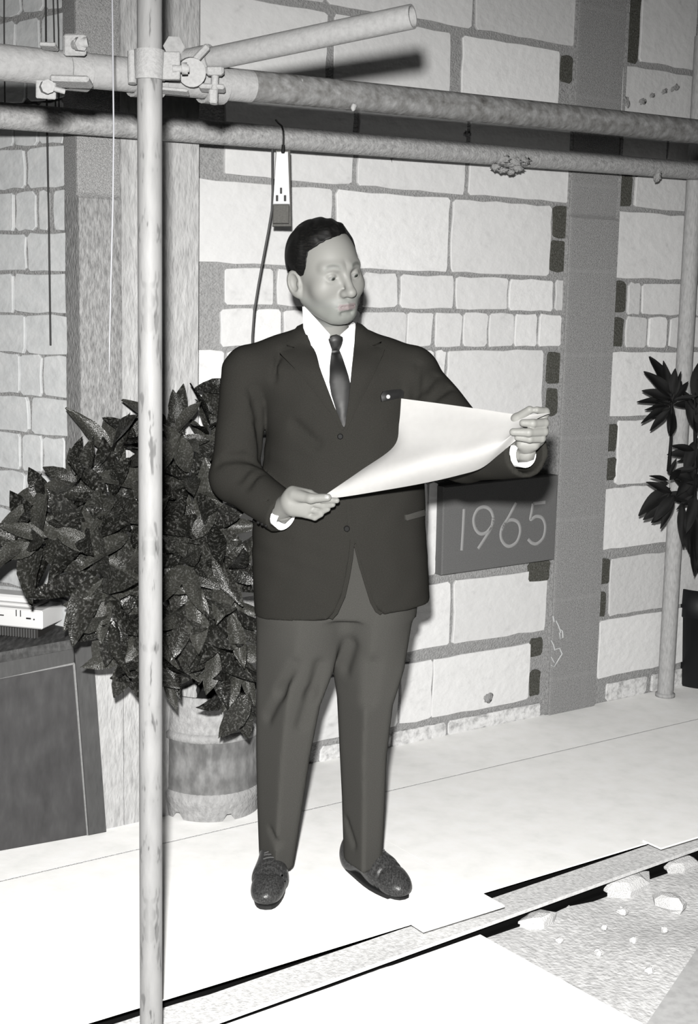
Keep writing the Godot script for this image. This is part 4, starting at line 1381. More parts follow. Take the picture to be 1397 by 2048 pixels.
func drape(f: Callable, outline: Array, grid: float, off: float, lift := 0.0) -> ArrayMesh:    # cloth cut to an outline and laid on the body, with a rim
	var o := PackedVector2Array()
	for i in outline.size():
		var a := Vector2(outline[i][0], outline[i][1])
		var b := Vector2(outline[(i + 1) % outline.size()][0], outline[(i + 1) % outline.size()][1])
		var n := maxi(1, int(a.distance_to(b) / grid))
		for k in n:
			o.append(a.lerp(b, float(k) / n))
	var pts := o.duplicate()
	var lo := o[0]
	var hi := o[0]
	for p in o:
		lo = lo.min(p)
		hi = hi.max(p)
	var y := lo.y + grid * 0.5
	while y < hi.y:
		var x := lo.x + grid * 0.5
		while x < hi.x:
			var p := Vector2(x, y)
			if Geometry2D.is_point_in_polygon(p, o) and poly(p, o) < -grid * 0.35:
				pts.append(p)
			x += grid
		y += grid
	var t := Geometry2D.triangulate_delaunay(pts)
	var top := []
	var low := []
	for p in pts:
		var h := hit(f, p.x, p.y)
		var nn := slope(f, h)
		var edge := clampf(-poly(p, o) / (grid * 1.5), 0.0, 1.0)
		top.append(h + nn * (off + lift * edge))
		low.append(h - nn * 0.002)
	var st := fresh()
	smooth(st)
	var edges := {}
	for i in range(0, t.size(), 3):
		var a := t[i]
		var b := t[i + 1]
		var c := t[i + 2]
		if not Geometry2D.is_point_in_polygon((pts[a] + pts[b] + pts[c]) / 3.0, o):
			continue
		if maxf(top[a].distance_to(top[b]), maxf(top[b].distance_to(top[c]), top[c].distance_to(top[a]))) > grid * 0.0045 + 0.012:
			continue
		if (pts[b] - pts[a]).cross(pts[c] - pts[a]) > 0:      # picture y runs down
			var s := b
			b = c
			c = s
		tri(st, top[a], top[b], top[c])
		for e in [[a, b], [b, c], [c, a]]:
			var rk := "%d_%d" % [e[1], e[0]]
			if edges.has(rk):
				edges.erase(rk)
			else:
				edges["%d_%d" % e] = e
	smooth(st)
	for k in edges:
		var e: Array = edges[k]
		quad(st, top[e[0]], low[e[0]], low[e[1]], top[e[1]])
	return done(st)

# ------------------------------------------------------------------ the man
var head_at := Vector3()
var head_inv := Basis()
var head_basis := Basis()
const HEAD := 1.07
var torso_keys := []
var leg_keys := [[], []]
var arm_r := []
var arm_l := []
var hem := []
var v_neck := PackedVector2Array()
var cutaway := PackedVector2Array()
var collar_v := PackedVector2Array()
var folds := []
var leg_folds := []
var hand_sets := [[], []]
var neck_a := Vector3()
var neck_b := Vector3()
var shoe_frames := []

func flat(list: Array, z: float) -> PackedVector2Array:
	var o := PackedVector2Array()
	for q in list:
		var p := atz(q[0], q[1], z)
		o.append(Vector2(p.x, p.y))
	return o

func keyed(rows: Array) -> Array:       # picture rows: y, left, right, half depth, z -> world rows: height, middle, half width, half depth, z
	var o := []
	for r in rows:
		var a := atz(r[1], r[0], r[4])
		var b := atz(r[2], r[0], r[4])
		o.append([(a.y + b.y) * 0.5, (a.x + b.x) * 0.5, (b.x - a.x) * 0.5, r[3], r[4]])
	return o

func section(keys: Array, y: float) -> Array:        # rows run downwards
	var n := keys.size()
	if y >= keys[0][0]:
		return keys[0]
	for i in range(1, n):
		if y >= keys[i][0]:
			var a: Array = keys[i - 1]
			var b: Array = keys[i]
			var t: float = (y - b[0]) / (a[0] - b[0])
			return [y, lerpf(b[1], a[1], t), lerpf(b[2], a[2], t), lerpf(b[3], a[3], t), lerpf(b[4], a[4], t)]
	return keys[n - 1]

func oval(u: float, v: float, rx: float, rz: float) -> float:
	var k0 := sqrt(u * u / (rx * rx) + v * v / (rz * rz))
	var k1 := sqrt(u * u / (rx * rx * rx * rx) + v * v / (rz * rz * rz * rz))
	return k0 * (k0 - 1.0) / k1 if k1 > 0.0001 else -minf(rx, rz)

func sd_trunk(p: Vector3) -> float:
	var s := section(torso_keys, p.y)
	var d := oval(p.x - s[1], p.z - s[4], s[2], s[3])
	d = smax(d, p.y - 1.435, 0.05) * 0.85
	# shoulders and the slope to the neck
	d = smin(d, cap(p, arm_r[0], arm_l[0], 0.058, 0.058), 0.05)
	d = smin(d, cap(p, neck_b + Vector3(-0.035, 0.016, 0), arm_r[0] + Vector3(0.02, 0.016, 0), 0.058, 0.052), 0.04)
	d = smin(d, cap(p, neck_b + Vector3(0.035, 0.016, 0), arm_l[0] + Vector3(-0.02, 0.016, 0), 0.058, 0.052), 0.04)
	return d

func sd_sleeve(p: Vector3, a: Array, r: Array) -> float:
	var d := cap(p, a[0], a[1], r[0], r[1])
	var fore: Vector3 = (a[2] - a[1]).normalized()
	var e := cap(p, a[1], a[2] + fore * 0.05, r[1], r[2])
	e = smax(e, (p - a[2]).dot(fore), 0.004)
	e = smax(e, -cap(p, a[2] - fore * 0.05, a[2] + fore * 0.06, r[2] - 0.009, r[2] - 0.007), 0.003)
	return smin(d, e, 0.022)

func sd_jacket_base(p: Vector3) -> float:
	var d := sd_trunk(p)
	if p.y < 1.02:
		var hy: float = hem[1] + (p.x - hem[0]) * (hem[3] - hem[1]) / (hem[2] - hem[0])
		d = smax(d, hy - p.y, 0.006)
	d = smin(d, sd_sleeve(p, arm_r, [0.062, 0.062, 0.050]), 0.009)
	d = smin(d, sd_sleeve(p, arm_l, [0.060, 0.080, 0.056]), 0.022)
	return d

func sd_jacket(p: Vector3) -> float:
	var d := sd_jacket_base(p)
	if absf(d) > 0.045:
		return d
	if p.z > -3.5:
		if p.y > 1.18 and p.x > -0.2 and p.x < 0.1:
			var c := maxf(poly(Vector2(p.x, p.y), v_neck), -(d + 0.02))
			d = smax(d, -c, 0.006)
		elif p.y < 1.02:
			var c := maxf(poly(Vector2(p.x, p.y), cutaway), -(d + 0.07))
			d = smax(d, -c, 0.006)
	elif p.y > 1.44:
		var t := (neck_a - neck_b).normalized()
		var col := maxf(cap(p, neck_a, neck_b, 0.075, 0.082), (p - neck_b).dot(t) - 0.052)
		d = smin(d, col, 0.012)
		d = maxf(d, -cap(p, neck_a, neck_b, 0.066, 0.072))
	for q in folds:
		d = smax(d, -cap(p, q[0], q[1], q[2], q[2]), q[3])
	if p.y > 0.8:
		d += 0.0012 * sin(p.x * 61.0 + p.y * 34.0 + 1.7 * sin(p.y * 27.0)) * sin(p.y * 47.0 - p.x * 21.0)
	return d

func sd_shirt(p: Vector3) -> float:
	var d := sd_trunk(p) + 0.010
	d = maxf(d, 1.1 - p.y)
	d = maxf(d, p.y - 1.50)
	d = maxf(d, -cap(p, neck_a, neck_b, 0.055, 0.058))
	var n := cap(p, neck_a, neck_b, 0.066, 0.073)
	var t := (neck_a - neck_b).normalized()
	n = maxf(n, (p - (neck_b + t * 0.062 + Vector3(0, 0, 0.0))).dot((t + Vector3(0, 0, 0.28)).normalized()))
	n = maxf(n, -cap(p, neck_a, neck_b, 0.057, 0.062))
	d = smin(d, n, 0.010)
	if p.z > -3.52:
		d = smax(d, -poly(Vector2(p.x, p.y), collar_v), 0.003)
	return d

func shirt_form(p: Vector3) -> float:      # the same without its opening, for things that lie on it
	return smin(sd_trunk(p) + 0.010, cap(p, neck_a, neck_b, 0.066, 0.073), 0.010)

func coat_form(p: Vector3) -> float:
	return smin(sd_jacket_base(p), maxf(cap(p, neck_a, neck_b, 0.069, 0.078), (p - neck_b).dot((neck_a - neck_b).normalized()) - 0.06), 0.02)

func sd_leg(p: Vector3, k: Array) -> float:
	var s := section(k, p.y)
	var x: float = p.x - s[1]
	var z: float = p.z - s[4]
	var low := clampf((0.85 - p.y) / 0.3, 0.0, 1.0)
	z -= 0.42 * low * x                                  # legs turned a little
	var d := oval(x, z, s[2], s[3])
	if z > 0.0:
		# pressed crease
		var g1: float = 0.75 / s[2]
		var g2: float = 1.0 / s[3]
		var dia: float = (absf(x) * g1 + z * g2 - 1.0) / sqrt(g1 * g1 + g2 * g2)
		d = oval(x, z, s[2], s[3])
		d = lerpf(d, smax(d, dia, 0.008), low)
	return d * 0.9

func sd_trousers(p: Vector3) -> float:
	var a := sd_leg(p, leg_keys[0])
	var b := sd_leg(p, leg_keys[1])
	var d := smin(a, b, 0.015 + 0.05 * clampf((p.y - 0.62) / 0.2, 0.0, 1.0))
	if p.y > 0.66:
		d = smax(d, sd_trunk(p) + 0.014 - 0.12 * clampf((0.80 - p.y) / 0.12, 0.0, 1.0), 0.01)
		d = smin(d, maxf(sd_trunk(p) + 0.030, 0.75 - p.y), 0.012)
	d = maxf(d, p.y - 1.02)
	var hb := leg_hem(p)
	d = smax(d, hb - p.y, 0.004)
	if absf(d) < 0.04:
		for q in leg_folds:
			d = smax(d, -cap(p, q[0], q[1], q[2], q[2]), q[3])
	return d

func leg_hem(p: Vector3) -> float:
	return 0.058 - 0.10 * clampf(p.z + 3.5, -0.1, 0.1) * (1.0 if p.x < -0.06 else 0.5)

func sd_head(q: Vector3) -> float:     # in the head's own axes: x to its left, y up, z out of the face
	var a := Vector3(absf(q.x), q.y, q.z)
	var d := ell(q, Vector3(0, 0.022, -0.012), Vector3(0.0745, 0.088, 0.097))
	d = smin(d, ell(q, Vector3(0, -0.03, 0.026), Vector3(0.063, 0.083, 0.062)), 0.03)
	d = smin(d, cap(a, Vector3(0.051, -0.058, 0.0), Vector3(0.023, -0.096, 0.056), 0.018, 0.016), 0.03)
	d = smin(d, ell(q, Vector3(0, -0.100, 0.066), Vector3(0.023, 0.017, 0.017)), 0.02)
	d = smin(d, ell(a, Vector3(0.042, -0.032, 0.055), Vector3(0.024, 0.024, 0.022)), 0.025)
	if q.z > 0.02:
		d = smin(d, cap(a, Vector3(0.012, 0.016, 0.083), Vector3(0.043, 0.017, 0.066), 0.010, 0.008), 0.016)
		d = smax(d, -ell(a, Vector3(0.031, -0.003, 0.094), Vector3(0.017, 0.0105, 0.015)), 0.014)
		d = smin(d, cap(q, Vector3(0, 0.008, 0.083), Vector3(0, -0.036, 0.109), 0.0078, 0.0105), 0.012)
		d = smin(d, ell(q, Vector3(0, -0.0395, 0.1095), Vector3(0.0118, 0.0100, 0.0115)), 0.008)
		d = smin(d, ell(a, Vector3(0.0118, -0.0425, 0.095), Vector3(0.0075, 0.0078, 0.0105)), 0.009)
		d = smax(d, -ell(a, Vector3(0.0066, -0.0505, 0.100), Vector3(0.0036, 0.003, 0.006)), 0.003)
		d = smin(d, ell(q, Vector3(0, -0.073, 0.068), Vector3(0.034, 0.024, 0.024)), 0.02)
		d = smin(d, cap(a, Vector3(0.0, -0.0675, 0.0915), Vector3(0.024, -0.0715, 0.082), 0.0042, 0.0024), 0.004)
		d = smin(d, cap(a, Vector3(0.0, -0.0785, 0.0905), Vector3(0.021, -0.0755, 0.083), 0.0052, 0.003), 0.004)
		d = smax(d, -cap(a, Vector3(0.0, -0.0725, 0.0975), Vector3(0.026, -0.0735, 0.0835), 0.0018, 0.0012), 0.002)
		d = smax(d, -cap(a, Vector3(0.0, -0.0895, 0.0895), Vector3(0.012, -0.089, 0.086), 0.002, 0.001), 0.014)
		# lids
		d = smin(d, (a - Vector3(0.031, -0.003, 0.0720)).length() - 0.0134, 0.004)
		d = smax(d, -ell(a, Vector3(0.0312, -0.0062, 0.0862), Vector3(0.0135, 0.0042, 0.0095)), 0.0015)
	elif a.x > 0.05:
		var e := a - Vector3(0.0765, -0.022, -0.014)
		e = Basis(Vector3.UP, 0.45) * e
		e = Basis(Vector3.RIGHT, 0.18) * e
		var r := ell(e, Vector3(0.004, 0.0, 0), Vector3(0.0095, 0.031, 0.0195))
		r = smin(r, ell(e, Vector3(0.001, -0.026, 0.006), Vector3(0.007, 0.011, 0.010)), 0.008)
		r = smax(r, -ell(e, Vector3(0.0135, 0.003, 0.003), Vector3(0.0115, 0.023, 0.0130)), 0.003)
		r = smin(r, ell(e, Vector3(0.004, -0.004, 0.012), Vector3(0.005, 0.007, 0.005)), 0.004)
		d = smin(d, r, 0.006)
	return d

func sd_flesh(p: Vector3) -> float:      # head and neck
	var q := head_inv * (p - head_at) / HEAD
	var d := sd_head(q) * HEAD
	d = smin(d, cap(p, neck_a, neck_b, 0.053, 0.056), 0.022)
	return d

func sd_hair(p: Vector3) -> float:
	var q := head_inv * (p - head_at) / HEAD
	var d := ell(q, Vector3(0, 0.022, -0.012), Vector3(0.0745, 0.088, 0.097))
	d += 0.0013 * sin(q.x * 210.0 + 40.0 * q.z + 2.0 * sin(q.z * 60.0)) * clampf(q.y * 14.0 - 0.2, 0.0, 1.0)
	var ax := absf(q.x) / 0.075
	# the part lies on his left, a swept fringe on his right
	var rec := 0.006 * ax + (0.016 * clampf(q.x / 0.06, 0.0, 1.0) if q.x > 0 else -0.012 * clampf(-q.x / 0.055, 0.0, 1.0))
	var front := 0.80 * q.y - 0.60 * q.z - 0.033 - rec * 1.0
	var sidecut := minf(0.030 - q.z, q.y - (-0.012 if q.z > -0.005 else lerpf(-0.012, -0.075, clampf((-q.z - 0.005) / 0.05, 0.0, 1.0))))
	if q.z < -0.005 and q.z > -0.04:
		sidecut = minf(sidecut, q.y + 0.005)
	var keep := maxf(front, sidecut) + 0.0009 * sin(q.x * 330.0 + q.y * 170.0) * sin(q.x * 120.0 - q.y * 260.0)
	d -= (0.0075 + 0.004 * clampf(q.y * 12.0, 0.0, 1.0)) * (0.25 + 0.75 * smoothstep(0.0, 0.03, keep))
	return smax(d, -keep, 0.003) * HEAD

func sd_hands(p: Vector3, set_no: int) -> float:
	var d := 1.0
	for q in hand_sets[set_no]:
		d = smin(d, cap(p, q[0], q[1], q[2], q[3]), q[4])
	return d

func sd_body(p: Vector3) -> float:       # what the clothes cover
	var d := sd_trunk(p) + 0.062
	d = maxf(d, 0.84 - p.y)
	d = smin(d, minf(cap(p, arm_r[0], arm_r[1], 0.04, 0.036), cap(p, arm_r[1], arm_r[2], 0.036, 0.026)), 0.02)
	d = smin(d, minf(cap(p, arm_l[0], arm_l[1], 0.04, 0.036), cap(p, arm_l[1], arm_l[2], 0.036, 0.026)), 0.02)
	d = smin(d, cap(p, neck_a, neck_b, 0.05, 0.052), 0.02)
	for k in 2:
		var h: Array = leg_keys[k][1]
		var f: Array = leg_keys[k][leg_keys[k].size() - 1]
		d = smin(d, cap(p, Vector3(h[1], 0.74, h[4]), Vector3(f[1], 0.07, f[4]), 0.06, 0.03), 0.03)
	return d

func sd_shoe(q: Vector3) -> float:       # heel at the origin, toe along +z
	var d := ell(q, Vector3(0.002, 0.040, 0.190), Vector3(0.047, 0.038, 0.075))
	d = smin(d, ell(q, Vector3(-0.002, 0.031, 0.238), Vector3(0.040, 0.029, 0.048)), 0.02)
	d = smin(d, ell(q, Vector3(0, 0.05, 0.038), Vector3(0.036, 0.06, 0.042)), 0.03)
	d = smin(d, cap(q, Vector3(0, 0.045, 0.05), Vector3(0, 0.045, 0.17), 0.036, 0.036), 0.03)
	d = smin(d, cap(q, Vector3(0, 0.088, 0.072), Vector3(0, 0.056, 0.165), 0.035, 0.033), 0.025)
	d = smax(d, 0.009 - q.y, 0.004)
	d = smax(d, q.y - 0.112, 0.006)
	if q.z > 0.15:
		for g in [0.186, 0.203, 0.220]:
			var w: float = (q.z - g - 0.35 * absf(q.x) * (-1.0 if g > 0.21 else 0.4)) / 0.0045
			d += 0.0028 * exp(-w * w)
	return d

func build_person() -> void:
	head_at = atz(652, 541, -3.45)
	head_basis = Basis(Vector3.UP, 0.57) * Basis(Vector3.RIGHT, 0.12) * Basis(Vector3.BACK, 0.15)
	head_inv = head_basis.inverse()
	neck_a = head_at + head_basis * Vector3(0, -0.065, -0.02) * HEAD
	neck_b = atz(662, 700, -3.53)
	torso_keys = keyed([[660, 590, 745, 0.085, -3.52], [700, 530, 800, 0.105, -3.51], [740, 505, 832, 0.122, -3.505], [800, 526, 838, 0.136, -3.50], [870, 532, 846, 0.144, -3.50], [960, 524, 850, 0.148, -3.497], [1050, 505, 852, 0.148, -3.497], [1130, 505, 857, 0.143, -3.50], [1200, 508, 860, 0.136, -3.50], [1270, 512, 860, 0.130, -3.50]])
	arm_r = [atz(492, 745, -3.50), atz(470, 955, -3.44), atz(568, 1028, -3.315)]
	arm_l = [atz(830, 748, -3.50), atz(932, 898, -3.33), atz(1056, 904, -3.105)]
	var h0 := atz(520, 1246, -3.40)
	var h1 := atz(850, 1220, -3.40)
	hem = [h0.x, h0.y, h1.x, h1.y]
	v_neck = flat([[608, 640], [640, 735], [668, 812], [689, 856], [698, 800], [705, 730], [714, 648], [716, 540], [604, 540]], -3.38)
	cutaway = flat([[699, 1062], [706, 1080], [703, 1115], [697, 1150], [688, 1190], [673, 1224], [650, 1247], [648, 1330], [770, 1330], [766, 1231], [752, 1222], [742, 1204], [731, 1170], [719, 1130]], -3.36)
	collar_v = flat([[607, 606], [640, 640], [668, 668], [676, 670], [700, 652], [713, 634], [716, 560], [600, 560]], -3.45)
	leg_keys[0] = keyed([[1180, 506, 695, 0.115, -3.50], [1250, 512, 690, 0.112, -3.50], [1330, 511, 669, 0.100, -3.49], [1400, 511, 642, 0.090, -3.48], [1500, 511, 622, 0.076, -3.475], [1600, 513, 607, 0.072, -3.485], [1700, 517, 592, 0.078, -3.495], [1740, 519, 586, 0.080, -3.495]])
	leg_keys[1] = keyed([[1180, 676, 838, 0.115, -3.51], [1250, 668, 822, 0.112, -3.51], [1330, 663, 808, 0.100, -3.50], [1400, 674, 786, 0.090, -3.49], [1500, 679, 774, 0.078, -3.49], [1600, 684, 770, 0.075, -3.50], [1700, 687, 765, 0.080, -3.505], [1740, 688, 763, 0.082, -3.505]])
	for q in [[437, 925, 460, 916, 0.005, 0.02], [460, 916, 490, 914, 0.006, 0.02], [490, 914, 520, 930, 0.006, 0.02], [496, 972, 520, 946, 0.003, 0.02], [480, 958, 497, 938, 0.003, 0.02], [512, 808, 519, 850, 0.006, 0.02], [519, 850, 522, 915, 0.007, 0.02], [500, 778, 512, 808, 0.003, 0.02],
		[838, 728, 836, 790, 0.004, 0.015], [852, 778, 872, 752, 0.003, 0.02], [868, 800, 900, 775, 0.003, 0.02], [590, 850, 632, 888, 0.002, 0.03], [560, 700, 548, 760, 0.002, 0.02]]:
		folds.append([hit(sd_jacket_base, q[0], q[1]), hit(sd_jacket_base, q[2], q[3]), q[4], q[5]])
	for q in [[536, 1434, 562, 1385, 0.005, 0.03], [562, 1385, 590, 1330, 0.005, 0.03], [604, 1450, 622, 1390, 0.003, 0.03], [622, 1390, 640, 1330, 0.003, 0.03], [690, 1336, 704, 1290, 0.002, 0.04], [735, 1400, 745, 1330, 0.003, 0.04], [540, 1660, 556, 1690, 0.003, 0.02], [692, 1640, 708, 1690, 0.004, 0.02]]:
		leg_folds.append([hit(sd_trousers, q[0], q[1]), hit(sd_trousers, q[2], q[3]), q[4], q[5]])
	# hands: bones with a radius at either end
	var bone := func(set_no: int, chain: Array, k: float) -> void:
		for i in chain.size() - 1:
			hand_sets[set_no].append([atz(chain[i][0], chain[i][1], chain[i][2]), atz(chain[i + 1][0], chain[i + 1][1], chain[i + 1][2]), chain[i][3], chain[i + 1][3], k])
	bone.call(0, [[558, 1022, -3.325, 0.027], [582, 1004, -3.265, 0.027]], 0.02)
	bone.call(0, [[586, 986, -3.258, 0.018], [620, 989, -3.248, 0.0125]], 0.012)
	bone.call(0, [[584, 998, -3.262, 0.021], [620, 1004, -3.250, 0.0125]], 0.012)
	bone.call(0, [[585, 1010, -3.262, 0.020], [617, 1016, -3.252, 0.012]], 0.012)
	bone.call(0, [[589, 1019, -3.262, 0.017], [612, 1027, -3.255, 0.011]], 0.012)
	bone.call(0, [[620, 989, -3.246, 0.0108], [646, 999, -3.232, 0.0092], [674, 1001, -3.218, 0.0070]], 0.003)
	bone.call(0, [[620, 1004, -3.250, 0.0100], [648, 1012, -3.238, 0.0086], [666, 1009, -3.226, 0.0070]], 0.003)
	bone.call(0, [[617, 1017, -3.254, 0.0094], [641, 1024, -3.243, 0.0082], [656, 1018, -3.234, 0.0068]], 0.003)
	bone.call(0, [[611, 1029, -3.258, 0.0086], [630, 1035, -3.248, 0.0074], [643, 1029, -3.240, 0.0062]], 0.003)
	bone.call(0, [[590, 990, -3.246, 0.016], [622, 997, -3.222, 0.0118], [656, 995, -3.208, 0.0092]], 0.006)
	bone.call(1, [[1036, 902, -3.125, 0.026], [1062, 872, -3.098, 0.028]], 0.02)
	bone.call(1, [[1056, 880, -3.098, 0.024], [1084, 846, -3.100, 0.013]], 0.012)
	bone.call(1, [[1058, 884, -3.096, 0.022], [1086, 862, -3.098, 0.013]], 0.012)
	bone.call(1, [[1054, 888, -3.092, 0.020], [1080, 878, -3.092, 0.012]], 0.012)
	bone.call(1, [[1044, 888, -3.080, 0.012], [1070, 890, -3.078, 0.011]], 0.008)
	bone.call(1, [[1084, 842, -3.100, 0.0125], [1091, 824, -3.092, 0.0105], [1074, 820, -3.076, 0.0080]], 0.004)
	bone.call(1, [[1087, 848, -3.098, 0.0115], [1090, 846, -3.060, 0.0105], [1066, 847, -3.040, 0.0098], [1047, 846, -3.046, 0.0088]], 0.003)
	bone.call(1, [[1088, 864, -3.096, 0.0115], [1089, 863, -3.056, 0.0103], [1058, 865, -3.034, 0.0098], [1027, 864, -3.042, 0.0086]], 0.003)
	bone.call(1, [[1082, 878, -3.092, 0.0105], [1084, 877, -3.060, 0.0094], [1060, 878, -3.044, 0.0088], [1036, 875, -3.052, 0.0076]], 0.003)
	bone.call(1, [[1050, 876, -3.102, 0.016], [1034, 838, -3.098, 0.0125], [1060, 820, -3.078, 0.0095]], 0.006)
	var man := thing("person", "man in dark suit and black tie, standing, reading a large white sheet in both hands", "person", Vector3(-0.02, 0, -3.47))
	var hand0 := func(p: Vector3) -> float: return sd_hands(p, 0)
	var hand1 := func(p: Vector3) -> float: return sd_hands(p, 1)
	var r0 := atz(612, 1005, -3.245)
	var r1 := atz(1062, 862, -3.085)
	var ext := Vector3(0.09, 0.07, 0.065)
	put("body", net_mesh([nets(sd_body, Vector3(-0.42, 0.02, -3.72), Vector3(0.52, 1.52, -3.02), 0.02), nets(sd_flesh, head_at + Vector3(-0.13, -0.24, -0.15), head_at + Vector3(0.13, 0.16, 0.15), 0.0022), nets(hand0, r0 - ext, r0 + ext, 0.0022), nets(hand1, r1 - ext, r1 + ext, 0.0022)], skin_tone), M.skin, man)
	put("hair", net_mesh([nets(sd_hair, head_at + Vector3(-0.13, -0.12, -0.15), head_at + Vector3(0.13, 0.17, 0.15), 0.0028)]), M.hair, man)
	for q in [[[640, 478], [622, 489], [612, 503]], [[650, 474], [630, 484], [618, 499]], [[632, 482], [616, 493], [608, 512]], [[660, 471], [640, 478], [624, 494]]]:
		var lock := []
		for e in q:
			lock.append(hit(sd_flesh, e[0], e[1]) + lens.z * 0.001)
		var ls := fresh()
		tube(ls, lock, [0.0024, 0.0018, 0.0004], 7)
		put("hair_lock", done(ls), M.hair, man)
	for s in [-1.0, 1.0]:
		eye_ball(man, head_at + head_basis * Vector3(0.031 * s, -0.003, 0.0720) * HEAD)
	put("jacket", net_mesh([nets(sd_jacket, Vector3(-0.42, 0.66, -3.74), Vector3(0.54, 1.56, -3.02), 0.0062)]), M.suit, man)
	put("trousers", net_mesh([nets(sd_trousers, Vector3(-0.30, 0.03, -3.68), Vector3(0.28, 1.0, -3.32), 0.0062)]), M.trousers, man)
	put("shirt", net_mesh([nets(sd_shirt, Vector3(-0.25, 1.1, -3.68), Vector3(0.15, 1.62, -3.34), 0.0034)]), M.shirt, man)
	dress(man)
	shoes(man)
	paper()

func skin_tone(p: Vector3) -> Color:
	var q := head_inv * (p - head_at) / HEAD
	var c := Color(0.138, 0.141, 0.133)
	if q.length() < 0.2:
		var ax := absf(q.x)
		if q.z > 0.06 and ax < 0.026:
			var lip := 1.0 - smoothstep(0.006, 0.009, absf(q.y + 0.0735 + 0.02 * ax * (1.0 if q.y > -0.0735 else -1.0)) + maxf(0.0, ax - 0.02) * 1.2)
			c = c.lerp(Color(0.118, 0.094, 0.098), lip * 0.8)
		if q.z > 0.045 and ax > 0.012 and ax < 0.05:
			var b := absf(q.y - (0.0165 + 0.006 * sin((ax - 0.012) / 0.038 * PI)))
			c = c.lerp(Color(0.06, 0.062, 0.056), 0.8 * (1.0 - smoothstep(0.001, 0.0065, b)) * smoothstep(0.012, 0.02, ax) * (1.0 - smoothstep(0.04, 0.05, ax)))
		var beard := smoothstep(-0.05, -0.075, q.y) * smoothstep(-0.03, 0.03, q.z) * (0.0 if q.y < -0.13 else 1.0)
		if not (q.z > 0.06 and ax < 0.024 and absf(q.y + 0.0735) < 0.009):
			c = c.lerp(Color(0.105, 0.108, 0.104), 0.7 * beard)
	return c

func eye_ball(man: Node3D, c: Vector3) -> void:
	var look := (head_basis * Vector3(0.14, -0.48, 1.0)).normalized()
	var v := PackedVector3Array()
	var ix := PackedInt32Array()
	var col := PackedColorArray()
	var u := side_of(look)
	var w := look.cross(u)
	var R := 0.0124 * HEAD
	for i in 25:
		for k in 32:
			var th := PI * i / 24.0
			var a := TAU * k / 32.0
			v.append(c + (look * cos(th) + (u * cos(a) + w * sin(a)) * sin(th)) * R)
			col.append(Color(0.004, 0.004, 0.004) if th < 0.2 else Color(0.03, 0.032, 0.03) if th < 0.5 else Color(0.14, 0.14, 0.135))
	for i in 24:
		for k in 32:
			var j := (k + 1) % 32
			ix.append_array([i * 32 + k, i * 32 + 32 + j, i * 32 + 32 + k, i * 32 + k, i * 32 + j, i * 32 + 32 + j])
	put("eye", net_mesh([[v, ix]], func(p: Vector3) -> Color:
		var ca := (p - c).normalized().dot(look)
		return Color(0.004, 0.004, 0.004) if ca > 0.982 else Color(0.03, 0.032, 0.03) if ca > 0.885 else Color(0.14, 0.14, 0.135)), M.eye, man)

func button(parent: Node3D, f: Callable, x: float, y: float, r: float, off: float) -> void:
	var h := hit(f, x, y)
	var n := slope(f, h)
	var st := fresh()
	tube(st, [h + n * (off - 0.002), h + n * (off + 0.002), h + n * (off + 0.0035)], [r, r, r * 0.7], 16)
	put("button", done(st), M.button, parent)

